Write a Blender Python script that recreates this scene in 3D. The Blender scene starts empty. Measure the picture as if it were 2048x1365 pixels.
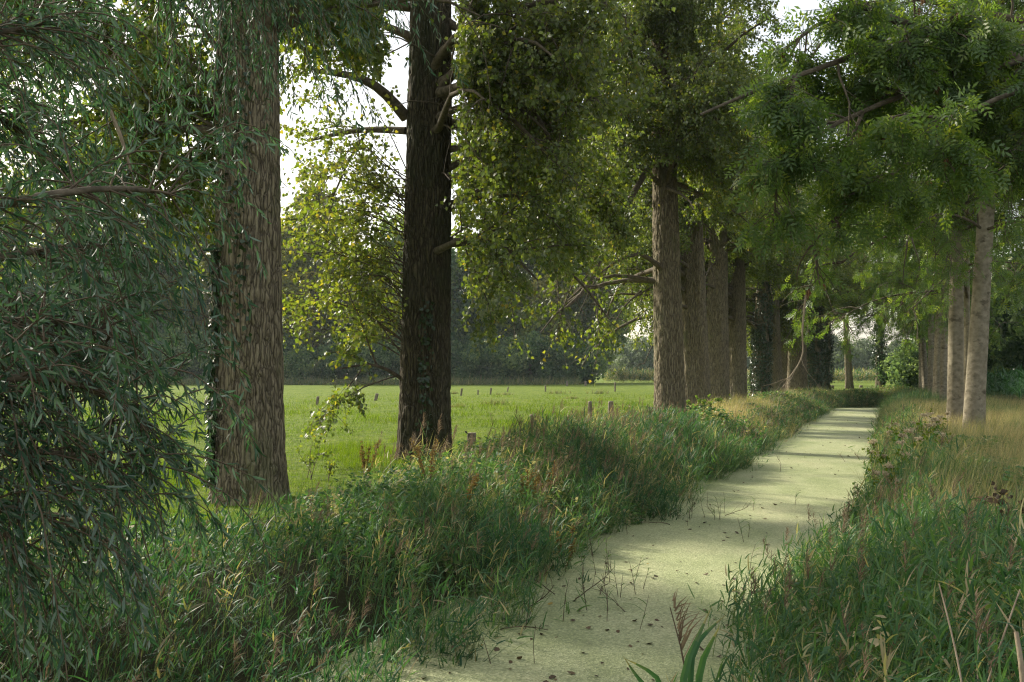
import bpy, math
import numpy as np

# ------------------------------------------------------------------ camera, sky, sun, exposure
sc = bpy.context.scene
C = sc.collection
CZ, F = 1.65, 1991.0            # eye height above the meadow; focal length in photo pixels
cam_d = bpy.data.cameras.new('camera'); cam = bpy.data.objects.new('camera', cam_d); C.objects.link(cam)
cam.location = (0, 0, CZ); cam.rotation_euler = (math.pi / 2, 0, 0)
cam_d.lens = 35; cam_d.sensor_width = 36; cam_d.shift_y = 0.0305
cam_d.clip_start = 0.05; cam_d.clip_end = 4000
sc.camera = cam
SUN_AZ, SUN_EL = math.radians(-50), math.radians(31)      # azimuth from +Y towards +X
w = bpy.data.worlds.new('World'); sc.world = w; w.use_nodes = True
nt = w.node_tree; nt.nodes.clear()
sky = nt.nodes.new('ShaderNodeTexSky'); sky.sky_type = 'NISHITA'; sky.sun_disc = False
sky.sun_elevation = SUN_EL; sky.sun_rotation = SUN_AZ; sky.air_density = 1.2; sky.dust_density = 3.0
veil = nt.nodes.new('ShaderNodeMix'); veil.data_type = 'RGBA'       # thin high cloud over the blue
veil.inputs[0].default_value = 0.30; veil.inputs[7].default_value = (10.2, 9.5, 8.4, 1)
bg = nt.nodes.new('ShaderNodeBackground'); bg.inputs[1].default_value = 0.10
out = nt.nodes.new('ShaderNodeOutputWorld')
nt.links.new(sky.outputs[0], veil.inputs[6]); nt.links.new(veil.outputs[2], bg.inputs[0]); nt.links.new(bg.outputs[0], out.inputs[0])
sun_d = bpy.data.lights.new('sun', 'SUN'); sun_d.energy = 4.3; sun_d.angle = math.radians(4.0); sun_d.color = (1.0, 0.93, 0.80)
sun = bpy.data.objects.new('sun', sun_d); C.objects.link(sun)
sun.rotation_euler = (math.pi / 2 - SUN_EL, 0, math.pi - SUN_AZ)
sc.view_settings.view_transform = 'Standard'; sc.view_settings.look = 'None'
sc.view_settings.exposure = 1.17; sc.view_settings.gamma = 1.0
sc.render.engine = 'CYCLES'
cy = sc.cycles
cy.use_denoising = True; cy.denoising_prefilter = 'NONE'; cy.filter_width = 1.2; cy.max_bounces = 7; cy.diffuse_bounces = 4; cy.glossy_bounces = 2
cy.transmission_bounces = 4; cy.volume_bounces = 0; cy.transparent_max_bounces = 4
cy.sample_clamp_indirect = 4.0

# ------------------------------------------------------------------ helpers
UP = np.array([0, 0, 1.0])
def P(px, py, d): return np.array([(px - 1024) / F * d, d, CZ - (py - 745) / F * d])
def rng_(s): return np.random.default_rng(s)
def nrm(v): return v / np.maximum(np.linalg.norm(v, axis=-1, keepdims=True), 1e-9)

def hsh(i, j, s):
    n = (i.astype(np.int64) * 374761393 + j.astype(np.int64) * 668265263 + s * 974634777) & 0xffffffff
    n = ((n ^ (n >> 13)) * 1274126177) & 0xffffffff
    n = n ^ (n >> 16)
    return (n & 0xffffff) / float(0xffffff)
def vn(u, v, s=0, per=None):
    u = np.asarray(u, float); v = np.asarray(v, float)
    i = np.floor(u); j = np.floor(v); a = u - i; b = v - j
    a = a * a * (3 - 2 * a); b = b * b * (3 - 2 * b)
    i0 = i; i1 = i + 1
    if per: i0 = np.mod(i0, per); i1 = np.mod(i1, per)
    return ((hsh(i0, j, s) * (1 - a) + hsh(i1, j, s) * a) * (1 - b) + (hsh(i0, j + 1, s) * (1 - a) + hsh(i1, j + 1, s) * a) * b)

def mk(name, V, Fs, mat, parent=None, attrs=None, smooth=False, mi=None):
    """one mesh object from vertex array V and a list of face-index arrays"""
    if not isinstance(Fs, list): Fs = [Fs]
    me = bpy.data.meshes.new(name)
    V = np.ascontiguousarray(V, np.float32); me.vertices.add(len(V)); me.vertices.foreach_set('co', V.ravel())
    nl = sum(f.size for f in Fs); npol = sum(len(f) for f in Fs)
    me.loops.add(nl); me.polygons.add(npol)
    me.loops.foreach_set('vertex_index', np.concatenate([f.ravel() for f in Fs]).astype(np.int32))
    st = []; o = 0
    for f in Fs:
        st.append(o + np.arange(len(f)) * f.shape[1]); o += f.size
    me.polygons.foreach_set('loop_start', np.concatenate(st).astype(np.int32))
    if smooth: me.polygons.foreach_set('use_smooth', np.ones(npol, bool))
    for m in (mat if isinstance(mat, (list, tuple)) else [mat]): me.materials.append(m)
    if mi is not None: me.polygons.foreach_set('material_index', np.asarray(mi, np.int32))
    for k, a in (attrs or {}).items():
        a = np.asarray(a, np.float32)
        at = me.attributes.new(k, 'FLOAT', 'POINT' if (len(a) == len(V) and len(a) != npol) else 'FACE'); at.data.foreach_set('value', a)
    me.update(calc_edges=True)
    ob = bpy.data.objects.new(name, me); C.objects.link(ob)
    if parent: ob.parent = parent
    return ob
def tag(o, label=None, cat=None, group=None, kind=None):
    for k, v in (('label', label), ('category', cat), ('group', group), ('kind', kind)):
        if v: o[k] = v
    return o
def thing(name, label, cat, loc=(0, 0, 0), rz=0, group=None):
    o = bpy.data.objects.new(name, None); C.objects.link(o); o.empty_display_size = .2
    o.location = loc; o.rotation_euler = (0, 0, rz)
    return tag(o, label, cat, group)
def dup(root, loc, rz=0, scale=1, label=None, skip=()):
    r = root.copy(); C.objects.link(r); r.location = loc; r.rotation_euler = (0, 0, rz); r.scale = (scale,) * 3 if np.isscalar(scale) else scale
    if label: r['label'] = label
    for ch in list(root.children):
        if ch.name.split('.')[0] in skip: continue
        c = ch.copy(); C.objects.link(c); c.parent = r
        for g in ch.children:
            d = g.copy(); C.objects.link(d); d.parent = c
    return r

def tubes(pts, rad, n=4):
    """pts (B,P,3), rad (B,P) -> tube mesh"""
    B, Pn, _ = pts.shape
    t = np.empty_like(pts); t[:, 1:-1] = pts[:, 2:] - pts[:, :-2]; t[:, 0] = pts[:, 1] - pts[:, 0]; t[:, -1] = pts[:, -1] - pts[:, -2]
    t = nrm(t)
    ref = np.where(np.abs(t[:, :1, 2:3]) > .8, np.array([1., 0, 0]), UP); ref = np.broadcast_to(ref, t.shape)
    a = nrm(np.cross(t, ref)); b = np.cross(t, a)
    th = np.arange(n) / n * 2 * np.pi
    V = pts[:, :, None] + rad[:, :, None, None] * (a[:, :, None] * np.cos(th)[:, None] + b[:, :, None] * np.sin(th)[:, None])
    idx = np.arange(B * Pn * n).reshape(B, Pn, n)
    q = np.stack([idx[:, :-1], np.roll(idx[:, :-1], -1, 2), np.roll(idx[:, 1:], -1, 2), idx[:, 1:]], -1).reshape(-1, 4)
    return V.reshape(-1, 3), q
def joinm(parts):
    V, Q, o = [], [], 0
    for v, q in parts: V.append(v); Q.append(q + o); o += len(v)
    return np.concatenate(V), np.concatenate(Q)

def grow(p0, d0, L, Pn, droop, wob, rng, up=0):
    B = len(p0); pts = np.zeros((B, Pn, 3)); pts[:, 0] = p0; d = nrm(d0.copy()); st = (np.asarray(L) / (Pn - 1))[:, None]
    for i in range(1, Pn):
        d = nrm(d + rng.normal(0, wob, (B, 3)) + UP * (up - droop * i / Pn))
        pts[:, i] = pts[:, i - 1] + d * st
    return pts
def along(pts, idx, t):
    Pn = pts.shape[1]; x = t * (Pn - 1); i = np.minimum(x.astype(int), Pn - 2); f = (x - i)[:, None]
    a, b = pts[idx, i], pts[idx, i + 1]
    return a * (1 - f) + b * f, nrm(b - a)
def plen(pts): return np.linalg.norm(np.diff(pts, axis=1), axis=2).sum(1)
def spawn(pts, N, tmin, tmax, ang, rng, flat=0.0):
    L = plen(pts); idx = rng.choice(len(pts), N, p=L / L.sum()); t = rng.uniform(tmin, tmax, N)
    p, tg = along(pts, idx, t)
    r = rng.normal(0, 1, (N, 3)); r[:, 2] *= (1 - flat); r -= (r * tg).sum(1, keepdims=True) * tg; r = nrm(r)
    a = np.radians(rng.normal(ang, 12, N))[:, None]
    return p, tg * np.cos(a) + r * np.sin(a), idx, t
def frame(along_, nor):
    y = nrm(along_); x = nrm(np.cross(y, nor)); z = np.cross(x, y); return x, y, z
def place(T, pos, y, nor, s, sx=None):
    """copies of a leaf template T (k,3) as one vertex array"""
    x, y, z = frame(y, nor); s = np.asarray(s)[:, None, None]; sx = s if sx is None else np.asarray(sx)[:, None, None]
    V = pos[:, None] + x[:, None] * (T[None, :, :1] * sx) + y[:, None] * (T[None, :, 1:2] * s) + z[:, None] * (T[None, :, 2:] * s)
    return V.reshape(-1, 3)
def rep(Ft, N, k): return (Ft[None] + (np.arange(N) * k)[:, None, None]).reshape(-1, Ft.shape[1])

KITE = np.array([[0, 0, 0], [-.42, .34, .10], [0, 1, -.08], [.42, .34, .10]]); KITE_F = np.array([[0, 2, 1], [0, 3, 2]])
WIL = np.array([[-.02, 0, 0], [.02, 0, 0], [-.085, .3, .02], [.085, .3, .02], [-.07, .68, -.03], [.07, .68, -.03], [-.004, 1, -.14], [.004, 1, -.14]])
WIL_F = np.array([[0, 1, 3, 2], [2, 3, 5, 4], [4, 5, 7, 6]])
def ash_template():
    V, Fa = [], []
    def leaflet(o, a, L):
        d = np.array([math.sin(a), math.cos(a), -.18]); d /= np.linalg.norm(d); s = np.array([math.cos(a), -math.sin(a), 0])
        k = len(V); w = .35 * L
        V.extend([o, o + d * L * .45 - s * w * .5, o + d * L, o + d * L * .45 + s * w * .5]); Fa.append([k, k + 1, k + 2, k + 3])
    for i, y in enumerate((.26, .50, .74)):
        for sg in (-1, 1): leaflet(np.array([0, y, -.15 * y * y]), sg * 1.0, .40 - .02 * i)
    leaflet(np.array([0, .84, -.15]), 0, .38)
    return np.array(V), np.array(Fa)
ASH, ASH_F = ash_template()

# ------------------------------------------------------------------ materials
def new_mat(name):
    m = bpy.data.materials.new(name); m.use_nodes = True; n = m.node_tree; n.nodes.clear()
    o = n.nodes.new('ShaderNodeOutputMaterial'); return m, n, o
def ramp(n, stops):
    r = n.nodes.new('ShaderNodeValToRGB'); e = r.color_ramp.elements
    while len(e) < len(stops): e.new(.5)
    for el, (p, c) in zip(e, stops): el.position = p; el.color = (*c, 1)
    return r
def mixc(n, fac, a, b, mode='MIX'):
    m = n.nodes.new('ShaderNodeMix'); m.data_type = 'RGBA'; m.blend_type = mode
    for s, v in ((0, fac), (6, a), (7, b)):
        if hasattr(v, 'is_output'): n.links.new(v, m.inputs[s])
        else: m.inputs[s].default_value = v if s == 0 else (*v, 1)
    return m.outputs[2]
def attr(n, k):
    a = n.nodes.new('ShaderNodeAttribute'); a.attribute_name = k; return a.outputs['Fac']
def leaf_mat(name, stops, back=None, trans=.35, tmul=(1.6, 1.7, .9), rough=.45, spec=.35, dry=None):
    m, n, o = new_mat(name)
    col = ramp(n, stops); n.links.new(attr(n, 'rnd'), col.inputs[0]); c = col.outputs[0]
    if dry:
        d = ramp(n, dry); n.links.new(attr(n, 'rnd'), d.inputs[0]); c = mixc(n, attr(n, 'dry'), c, d.outputs[0])
    tc = mixc(n, 1.0, c, tmul, 'MULTIPLY')
    if back:
        g = n.nodes.new('ShaderNodeNewGeometry'); c = mixc(n, g.outputs['Backfacing'], c, back)
    p = n.nodes.new('ShaderNodeBsdfPrincipled'); p.inputs['Roughness'].default_value = rough; p.inputs['Specular IOR Level'].default_value = spec
    n.links.new(c, p.inputs['Base Color'])
    t = n.nodes.new('ShaderNodeBsdfTranslucent'); n.links.new(tc, t.inputs[0])
    x = n.nodes.new('ShaderNodeMixShader'); x.inputs[0].default_value = trans
    n.links.new(p.outputs[0], x.inputs[1]); n.links.new(t.outputs[0], x.inputs[2]); n.links.new(x.outputs[0], o.inputs[0])
    return m
def noise(n, scale, detail=4, vec=None, rough=.55):
    t = n.nodes.new('ShaderNodeTexNoise'); t.inputs['Scale'].default_value = scale; t.inputs['Detail'].default_value = detail; t.inputs['Roughness'].default_value = rough
    if vec: n.links.new(vec, t.inputs['Vector'])
    return t.outputs['Fac']
def objco(n, scale=(1, 1, 1)):
    c = n.nodes.new('ShaderNodeTexCoord'); mp = n.nodes.new('ShaderNodeMapping'); mp.inputs['Scale'].default_value = scale
    n.links.new(c.outputs['Object'], mp.inputs[0]); return mp.outputs[0]
def surf(name, stops, scale, vscale=(1, 1, 1), rough=.9, bump=0, bscale=None, second=None, spec=.2):
    m, n, o = new_mat(name)
    v = objco(n, vscale); r = ramp(n, stops); n.links.new(noise(n, scale, 6, v), r.inputs[0]); c = r.outputs[0]
    if second:
        s2, lo, hi, col, vs2 = second
        r2 = ramp(n, [(lo, (0, 0, 0)), (hi, (1, 1, 1))]); n.links.new(noise(n, s2, 5, objco(n, vs2)), r2.inputs[0]); c = mixc(n, r2.outputs[0], c, col)
    p = n.nodes.new('ShaderNodeBsdfPrincipled'); p.inputs['Roughness'].default_value = rough; p.inputs['Specular IOR Level'].default_value = spec
    n.links.new(c, p.inputs['Base Color'])
    if bump:
        b = n.nodes.new('ShaderNodeBump'); b.inputs['Strength'].default_value = bump; b.inputs['Distance'].default_value = .02
        n.links.new(noise(n, bscale or scale * 3, 6, v), b.inputs['Height']); n.links.new(b.outputs[0], p.inputs['Normal'])
    n.links.new(p.outputs[0], o.inputs[0]); return m
def bark_mat(name, stops, fissure, sc_=13, moss=None):
    m, n, o = new_mat(name); nv = n.nodes.new('ShaderNodeTexNoise'); nv.inputs['Scale'].default_value = 5; nv.inputs['Detail'].default_value = 3; n.links.new(objco(n, (1, 1, .5)), nv.inputs['Vector'])
    ad = n.nodes.new('ShaderNodeVectorMath'); ad.operation = 'MULTIPLY_ADD'; n.links.new(nv.outputs['Color'], ad.inputs[0]); ad.inputs[1].default_value = (.13, .13, .07); n.links.new(objco(n, (1, 1, .10)), ad.inputs[2])
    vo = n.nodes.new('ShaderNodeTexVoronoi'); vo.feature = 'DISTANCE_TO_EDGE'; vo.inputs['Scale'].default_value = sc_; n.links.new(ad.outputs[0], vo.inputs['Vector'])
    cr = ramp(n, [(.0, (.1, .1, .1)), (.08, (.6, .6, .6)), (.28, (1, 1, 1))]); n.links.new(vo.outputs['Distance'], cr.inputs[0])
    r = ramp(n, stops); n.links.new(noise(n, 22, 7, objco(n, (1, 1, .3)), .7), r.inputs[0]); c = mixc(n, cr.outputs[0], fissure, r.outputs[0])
    if moss:
        r2 = ramp(n, [(moss[1], (0, 0, 0)), (moss[2], (1, 1, 1))]); n.links.new(noise(n, 1.4, 6, objco(n, (1, 1, .45)), .65), r2.inputs[0]); c = mixc(n, r2.outputs[0], c, moss[0])
    p = n.nodes.new('ShaderNodeBsdfPrincipled'); p.inputs['Roughness'].default_value = .95; p.inputs['Specular IOR Level'].default_value = .15; n.links.new(c, p.inputs['Base Color'])
    hm_ = n.nodes.new('ShaderNodeMath'); hm_.operation = 'MULTIPLY_ADD'; n.links.new(noise(n, 60, 5, objco(n, (1, 1, .5)), .7), hm_.inputs[0]); hm_.inputs[1].default_value = .35; n.links.new(cr.outputs[0], hm_.inputs[2])
    b = n.nodes.new('ShaderNodeBump'); b.inputs['Strength'].default_value = 1; b.inputs['Distance'].default_value = .03; n.links.new(hm_.outputs[0], b.inputs['Height']); n.links.new(b.outputs[0], p.inputs['Normal'])
    n.links.new(p.outputs[0], o.inputs[0]); return m

M = {}
M['poplar'] = leaf_mat('poplar_leaf', [(0, (.046, .080, .020)), (.5, (.100, .135, .030)), (.85, (.17, .18, .04)), (1, (.24, .20, .04))], (.15, .18, .10), .45, (2.1, 2.1, .6))
M['willow'] = leaf_mat('willow_leaf', [(0, (.016, .046, .026)), (.6, (.034, .076, .040)), (1, (.075, .12, .05))], (.16, .21, .165), .34, (1.5, 1.8, .8), .55, .25)
M['ash'] = leaf_mat('ash_leaf', [(0, (.046, .092, .024)), (.5, (.095, .155, .038)), (1, (.20, .24, .055))], (.07, .12, .045), .45, (2.0, 2.0, .6), .4)
M['ivy'] = leaf_mat('ivy_leaf', [(0, (.012, .030, .012)), (1, (.03, .06, .02))], None, .12, (1.5, 1.6, .8), .3, .5)
M['far'] = leaf_mat('far_leaf', [(0, (.042, .080, .030)), (.5, (.11, .155, .048)), (1, (.26, .27, .08))], None, .5, (2.0, 2.0, .7), .7, .04)
M['far_blue'] = leaf_mat('far_leaf_blue', [(0, (.036, .072, .040)), (.5, (.085, .135, .070)), (1, (.20, .25, .12))], None, .5, (1.8, 1.9, .9), .7, .04)
M['far_olive'] = leaf_mat('far_leaf_olive', [(0, (.055, .075, .026)), (.5, (.14, .155, .045)), (1, (.30, .27, .08))], None, .5, (2.0, 1.9, .7), .7, .04)
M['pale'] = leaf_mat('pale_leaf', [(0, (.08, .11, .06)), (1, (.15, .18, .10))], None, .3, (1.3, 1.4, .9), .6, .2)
M['reed'] = leaf_mat('reed_leaf', [(0, (.022, .068, .036)), (.55, (.052, .120, .050)), (1, (.12, .20, .060))], None, .34, (1.7, 1.9, .7), .55, .22,
                     dry=[(0, (.22, .16, .10)), (.5, (.36, .28, .175)), (1, (.50, .41, .27))])
M['grass'] = leaf_mat('meadow_blade', [(0, (.054, .105, .010)), (.6, (.100, .155, .015)), (1, (.18, .20, .028))], None, .5, (1.6, 1.55, .5), .8, .03)
M['plume'] = leaf_mat('plume', [(0, (.11, .08, .05)), (1, (.24, .185, .115))], None, .25, (1.2, 1.1, 1), .8, .1)
M['straw'] = leaf_mat('straw', [(0, (.22, .16, .08)), (1, (.42, .33, .18))], None, .2, (1.2, 1.1, .9), .7, .2)
M['maize'] = leaf_mat('maize_leaf', [(0, (.02, .07, .025)), (1, (.06, .14, .04))], None, .3, (1.5, 1.7, .7), .4, .4)
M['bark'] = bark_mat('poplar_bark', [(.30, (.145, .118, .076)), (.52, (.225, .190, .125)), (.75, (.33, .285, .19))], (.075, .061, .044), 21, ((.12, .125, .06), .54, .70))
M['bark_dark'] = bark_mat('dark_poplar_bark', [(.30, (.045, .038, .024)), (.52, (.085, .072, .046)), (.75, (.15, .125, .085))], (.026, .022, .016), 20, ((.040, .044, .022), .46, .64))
M['limb'] = surf('limb_bark', [(.3, (.05, .042, .028)), (.7, (.14, .115, .08))], 14, (1, 1, 1), .9, .4, 40)
M['ashbark'] = surf('pale_bark', [(.30, (.13, .112, .074)), (.55, (.235, .205, .145)), (.85, (.34, .305, .22))], 6, (1, 1, 1.3), .85, .5, 18, (3.4, .58, .70, (.085, .072, .046), (1, 1, 1.5)))
M['twig'] = surf('twig_bark', [(.3, (.06, .045, .03)), (.7, (.13, .10, .065))], 20)
M['post'] = surf('weathered_post', [(.3, (.10, .085, .065)), (.7, (.26, .22, .17))], 16, (1, 1, .15), .95, .5, 40)
M['black'] = surf('black_plastic', [(0, (.015, .015, .015)), (1, (.02, .02, .02))], 3, rough=.4)
M['deadleaf'] = leaf_mat('dead_leaf', [(0, (.05, .035, .02)), (.8, (.13, .085, .04)), (1, (.32, .24, .06))], None, .1, (1, 1, 1), .6, .3)
M['deadwood'] = surf('dead_wood', [(.3, (.16, .12, .08)), (.7, (.36, .29, .20))], 10, (1, 1, .5), .85, .3)
M['flower'] = leaf_mat('pink_flower', [(0, (.40, .33, .21)), (1, (.64, .55, .38))], None, .3, (1, 1, 1), .7, .1)
M['ochre'] = leaf_mat('ochre_seed', [(0, (.11, .075, .03)), (1, (.24, .165, .05))], None, .3, (1.2, 1.2, .8), .7, .1)
M['keys'] = leaf_mat('ash_keys', [(0, (.10, .045, .02)), (1, (.24, .14, .06))], None, .3, (1.3, 1.1, .8), .6, .2)

def ground_mat():
    m, n, o = new_mat('ground'); v = objco(n)
    r = ramp(n, [(.3, (.070, .118, .012)), (.5, (.118, .165, .018)), (.72, (.18, .205, .034))]); n.links.new(noise(n, .8, 9, v, .75), r.inputs[0])
    r2 = ramp(n, [(.38, (.45, .55, .45)), (.6, (1.12, 1.08, 1))]); n.links.new(noise(n, 7, 8, v, .7), r2.inputs[0])
    c = mixc(n, 1.0, r.outputs[0], r2.outputs[0], 'MULTIPLY')
    c = mixc(n, attr(n, 'soil'), c, (.045, .045, .022))
    p = n.nodes.new('ShaderNodeBsdfPrincipled'); p.inputs['Roughness'].default_value = .95; p.inputs['Specular IOR Level'].default_value = .1
    n.links.new(c, p.inputs['Base Color'])
    b = n.nodes.new('ShaderNodeBump'); b.inputs['Strength'].default_value = .9; b.inputs['Distance'].default_value = .12
    n.links.new(noise(n, 5, 8, v, .7), b.inputs['Height']); n.links.new(b.outputs[0], p.inputs['Normal'])
    n.links.new(p.outputs[0], o.inputs[0]); return m
M['ground'] = ground_mat()
def duckweed_mat():
    m, n, o = new_mat('duckweed'); v = objco(n)
    vo = n.nodes.new('ShaderNodeTexVoronoi'); vo.inputs['Scale'].default_value = 60; n.links.new(v, vo.inputs['Vector'])
    r = ramp(n, [(0, (.18, .205, .095)), (.6, (.33, .345, .185)), (1, (.50, .50, .30))]); n.links.new(vo.outputs['Color'], r.inputs[0])
    r2 = ramp(n, [(.32, (.66, .74, .58)), (.5, (.95, .98, .92)), (.7, (1.10, 1.06, 1.08))]); n.links.new(noise(n, .9, 6, objco(n, (1, .55, 1))), r2.inputs[0])
    c = mixc(n, 1.0, r.outputs[0], r2.outputs[0], 'MULTIPLY')
    r3 = ramp(n, [(.62, (0, 0, 0)), (.72, (1, 1, 1))]); n.links.new(noise(n, 9, 7, v, .72), r3.inputs[0]); c = mixc(n, r3.outputs[0], c, (.09, .10, .05))
    r4 = ramp(n, [(.60, (0, 0, 0)), (.72, (.55, .55, .55))]); n.links.new(noise(n, 1.6, 8, objco(n, (1.6, .5, 1)), .68), r4.inputs[0]); c = mixc(n, r4.outputs[0], c, (.11, .125, .06))
    p = n.nodes.new('ShaderNodeBsdfPrincipled'); p.inputs['Roughness'].default_value = .5; p.inputs['Specular IOR Level'].default_value = .35
    n.links.new(c, p.inputs['Base Color'])
    b = n.nodes.new('ShaderNodeBump'); b.inputs['Strength'].default_value = .7; b.inputs['Distance'].default_value = .012
    n.links.new(vo.outputs['Distance'], b.inputs['Height']); n.links.new(b.outputs[0], p.inputs['Normal'])
    n.links.new(p.outputs[0], o.inputs[0]); return m
M['duckweed'] = duckweed_mat()
def water_mat():
    m, n, o = new_mat('water'); p = n.nodes.new('ShaderNodeBsdfPrincipled'); p.inputs['Base Color'].default_value = (.02, .025, .015, 1)
    p.inputs['Roughness'].default_value = .06
    b = n.nodes.new('ShaderNodeBump'); b.inputs['Strength'].default_value = .15; b.inputs['Distance'].default_value = .02
    n.links.new(noise(n, 3, 3, objco(n)), b.inputs['Height']); n.links.new(b.outputs[0], p.inputs['Normal'])
    n.links.new(p.outputs[0], o.inputs[0]); return m
M['water'] = water_mat()

# ------------------------------------------------------------------ terrain
WZ = -0.60
def xc(y): y = np.asarray(y, float); return -2.3 + .38 * y + np.maximum(0, y - 62) ** 2 * .03 * (y < 86) + (y >= 86) * (24 ** 2 * .03)
def gz(x, y):
    x = np.asarray(x, float); y = np.asarray(y, float); s = x - xc(y)
    a = np.where(s < 0, np.clip((-s - 1.25) / 2.1, 0, 1), np.clip((s - 1.25) / 1.7, 0, 1)); a = a * a * (3 - 2 * a)
    fade = np.clip((82 - y) / 5, 0, 1); fade = fade * fade * (3 - 2 * fade)
    und = (vn(x * .35, y * .35, 5) - .5) * .10 + (vn(x * 1.7, y * 1.7, 6) - .5) * .05
    return -.85 * (1 - a) * fade + und * np.clip(a + (1 - fade), 0, 1)
ys = np.concatenate([np.linspace(-14, 2, 12), np.linspace(2.5, 40, 110), np.linspace(40.6, 100, 110), np.geomspace(101, 600, 50)])
ss = np.concatenate([-np.geomspace(580, 12, 60), np.linspace(-11.6, -4, 40), np.linspace(-3.9, 3.9, 53), np.linspace(4, 11.6, 40), np.geomspace(12, 580, 60)])
Yg, Sg = np.meshgrid(ys, ss, indexing='ij'); Xg = xc(Yg) + Sg; Zg = gz(Xg, Yg)
idx = np.arange(Xg.size).reshape(Xg.shape)
qg = np.stack([idx[:-1, :-1], idx[:-1, 1:], idx[1:, 1:], idx[1:, :-1]], -1).reshape(-1, 4)
soil = (np.clip((4.2 - np.abs(Sg + .3)) / 1.0, 0, 1) * np.clip((84 - Yg) / 6, 0, 1)).ravel()
soil = np.maximum(soil, ((Sg.ravel() > 2) & (Yg.ravel() < 84)) * .75)
tag(mk('ground', np.stack([Xg.ravel(), Yg.ravel(), Zg.ravel()], 1), qg, M['ground'], attrs={'soil': soil}, smooth=True), 'green meadow ground with a ditch cut through it', 'ground', kind='structure')
def strip(y0, y1, n, hw):
    y = np.linspace(y0, y1, n); x = xc(y); V = np.concatenate([np.stack([x - hw, y, 0 * y + WZ], 1), np.stack([x + hw, y, 0 * y + WZ], 1)])
    i = np.arange(n - 1); return V, np.stack([i, i + n, i + n + 1, i + 1], 1)
v, q = strip(-13, 63, 90, 2.4); tag(mk('duckweed_water', v, q, M['duckweed']), 'pale green duckweed covering the water of the straight ditch', 'water', kind='structure')
v, q = strip(63.01, 81, 20, 2.6); tag(mk('open_water', v, q, M['water']), 'strip of open water beyond the duckweed at the ditch bend', 'water', kind='structure')

# ------------------------------------------------------------------ trees
def trunk_mesh(pts, rads, zs_n, seg, depth, seed, furrow=.075, flare=.35, scar=None):
    pts = np.asarray(pts, float); H = pts[-1, 2]
    z = np.linspace(-.35, H, zs_n); cx = np.interp(z, pts[:, 2], pts[:, 0]); cyy = np.interp(z, pts[:, 2], pts[:, 1]); r = np.interp(z, pts[:, 2], rads)
    th = np.arange(seg) / seg * 2 * np.pi
    TH, Z = np.meshgrid(th, z); R = np.repeat(r[:, None], seg, 1)
    lob = 1 + .05 * np.sin(TH * 3 + seed) + .035 * np.sin(TH * 5 + 2 * seed) + flare * np.exp(-(Z + .3) / .35) * (.55 + .45 * np.sin(TH * 5 + seed * 1.7))
    lob *= 1 + .03 * (vn(Z * 1.2, TH * 0 + seed, 3) - .5)
    per = max(6, int(round(2 * np.pi * r[0] / furrow)))
    u = TH / (2 * np.pi) * per
    wz = (vn(u * .5, Z * 3.4, seed + 1, per // 2 if per % 2 == 0 else None) - .5) * 1.2
    n1 = .78 * vn(u + wz, Z * 4.2, seed, per) + .22 * vn(u * 2 + wz, Z * 6, seed + 3, per * 2)
    fr = 1 - np.abs(2 * n1 - 1); fr = np.clip(fr, 0, 1) ** 4.5
    n2 = vn(u * 2, Z * 11, seed + 7, per * 2)
    dsp = -depth * fr + depth * .35 * (n2 - .5)
    if scar is not None:
        s_th, s_z, s_w, s_h = scar; dth = np.angle(np.exp(1j * (TH - s_th)))
        e = np.clip(1.25 - np.sqrt((dth / s_w) ** 2 + ((Z - s_z) / s_h) ** 2) - (vn(u, Z * 6, 9) - .5) * .3, 0, .25) / .25
        dsp = dsp * (1 - e) - depth * .5 * e
    RR = R * lob + dsp
    V = np.stack([cx[:, None] + RR * np.cos(TH), cyy[:, None] + RR * np.sin(TH), Z], -1).reshape(-1, 3)
    i = np.arange(zs_n * seg).reshape(zs_n, seg)
    q = np.stack([i[:-1], np.roll(i[:-1], -1, 1), np.roll(i[1:], -1, 1), i[1:]], -1).reshape(-1, 4)
    return V, q
def way(points, n=8):
    p = np.asarray(points, float); t = np.linspace(0, 1, len(p)); u = np.linspace(0, 1, n)
    pp = np.stack([np.interp(u, t, p[:, k]) for k in range(3)], 1)
    for _ in range(2): pp[1:-1] = .25 * pp[:-2] + .5 * pp[1:-1] + .25 * pp[2:]
    return pp
def leaves(pts, N, rng, size, T, Ft, tmin=.1, hang=.5, upn=.4, jit=.05, keep=None):
    L = plen(pts); ix = rng.choice(len(pts), N, p=L / L.sum()); t = rng.uniform(tmin, 1, N)
    p, tg = along(pts, ix, t); p = p + rng.normal(0, jit, (N, 3))
    if keep is not None: k = keep(p, rng); p, tg = p[k], tg[k]
    n = len(p); y = nrm(tg * .5 + rng.normal(0, .6, (n, 3)) - UP * hang); nor = nrm(rng.normal(0, 1, (n, 3)) + UP * upn)
    s = size * rng.uniform(.65, 1.25, n); V = place(T, p, y, nor, s)
    rn = np.clip(rng.beta(2, 2.2, n) * .85 + rng.normal(0, .04, n) + (rng.random(n) < .05) * .5, 0, 1)
    return V, rep(Ft, n, len(T)), np.repeat(rn, len(Ft))
def limb_starts(pts, rads, n, z0, z1, rng, az=(0, 2 * np.pi), el=(.2, .9), pw=1.0):
    z = z0 + (z1 - z0) * rng.random(n) ** pw; a = rng.uniform(az[0], az[1], n); e = rng.uniform(el[0], el[1], n)
    c = np.stack([np.interp(z, pts[:, 2], pts[:, k]) for k in range(3)], 1)
    d = np.stack([np.cos(a) * np.cos(e), np.sin(a) * np.cos(e), np.sin(e)], 1)
    return c, d, z
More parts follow.
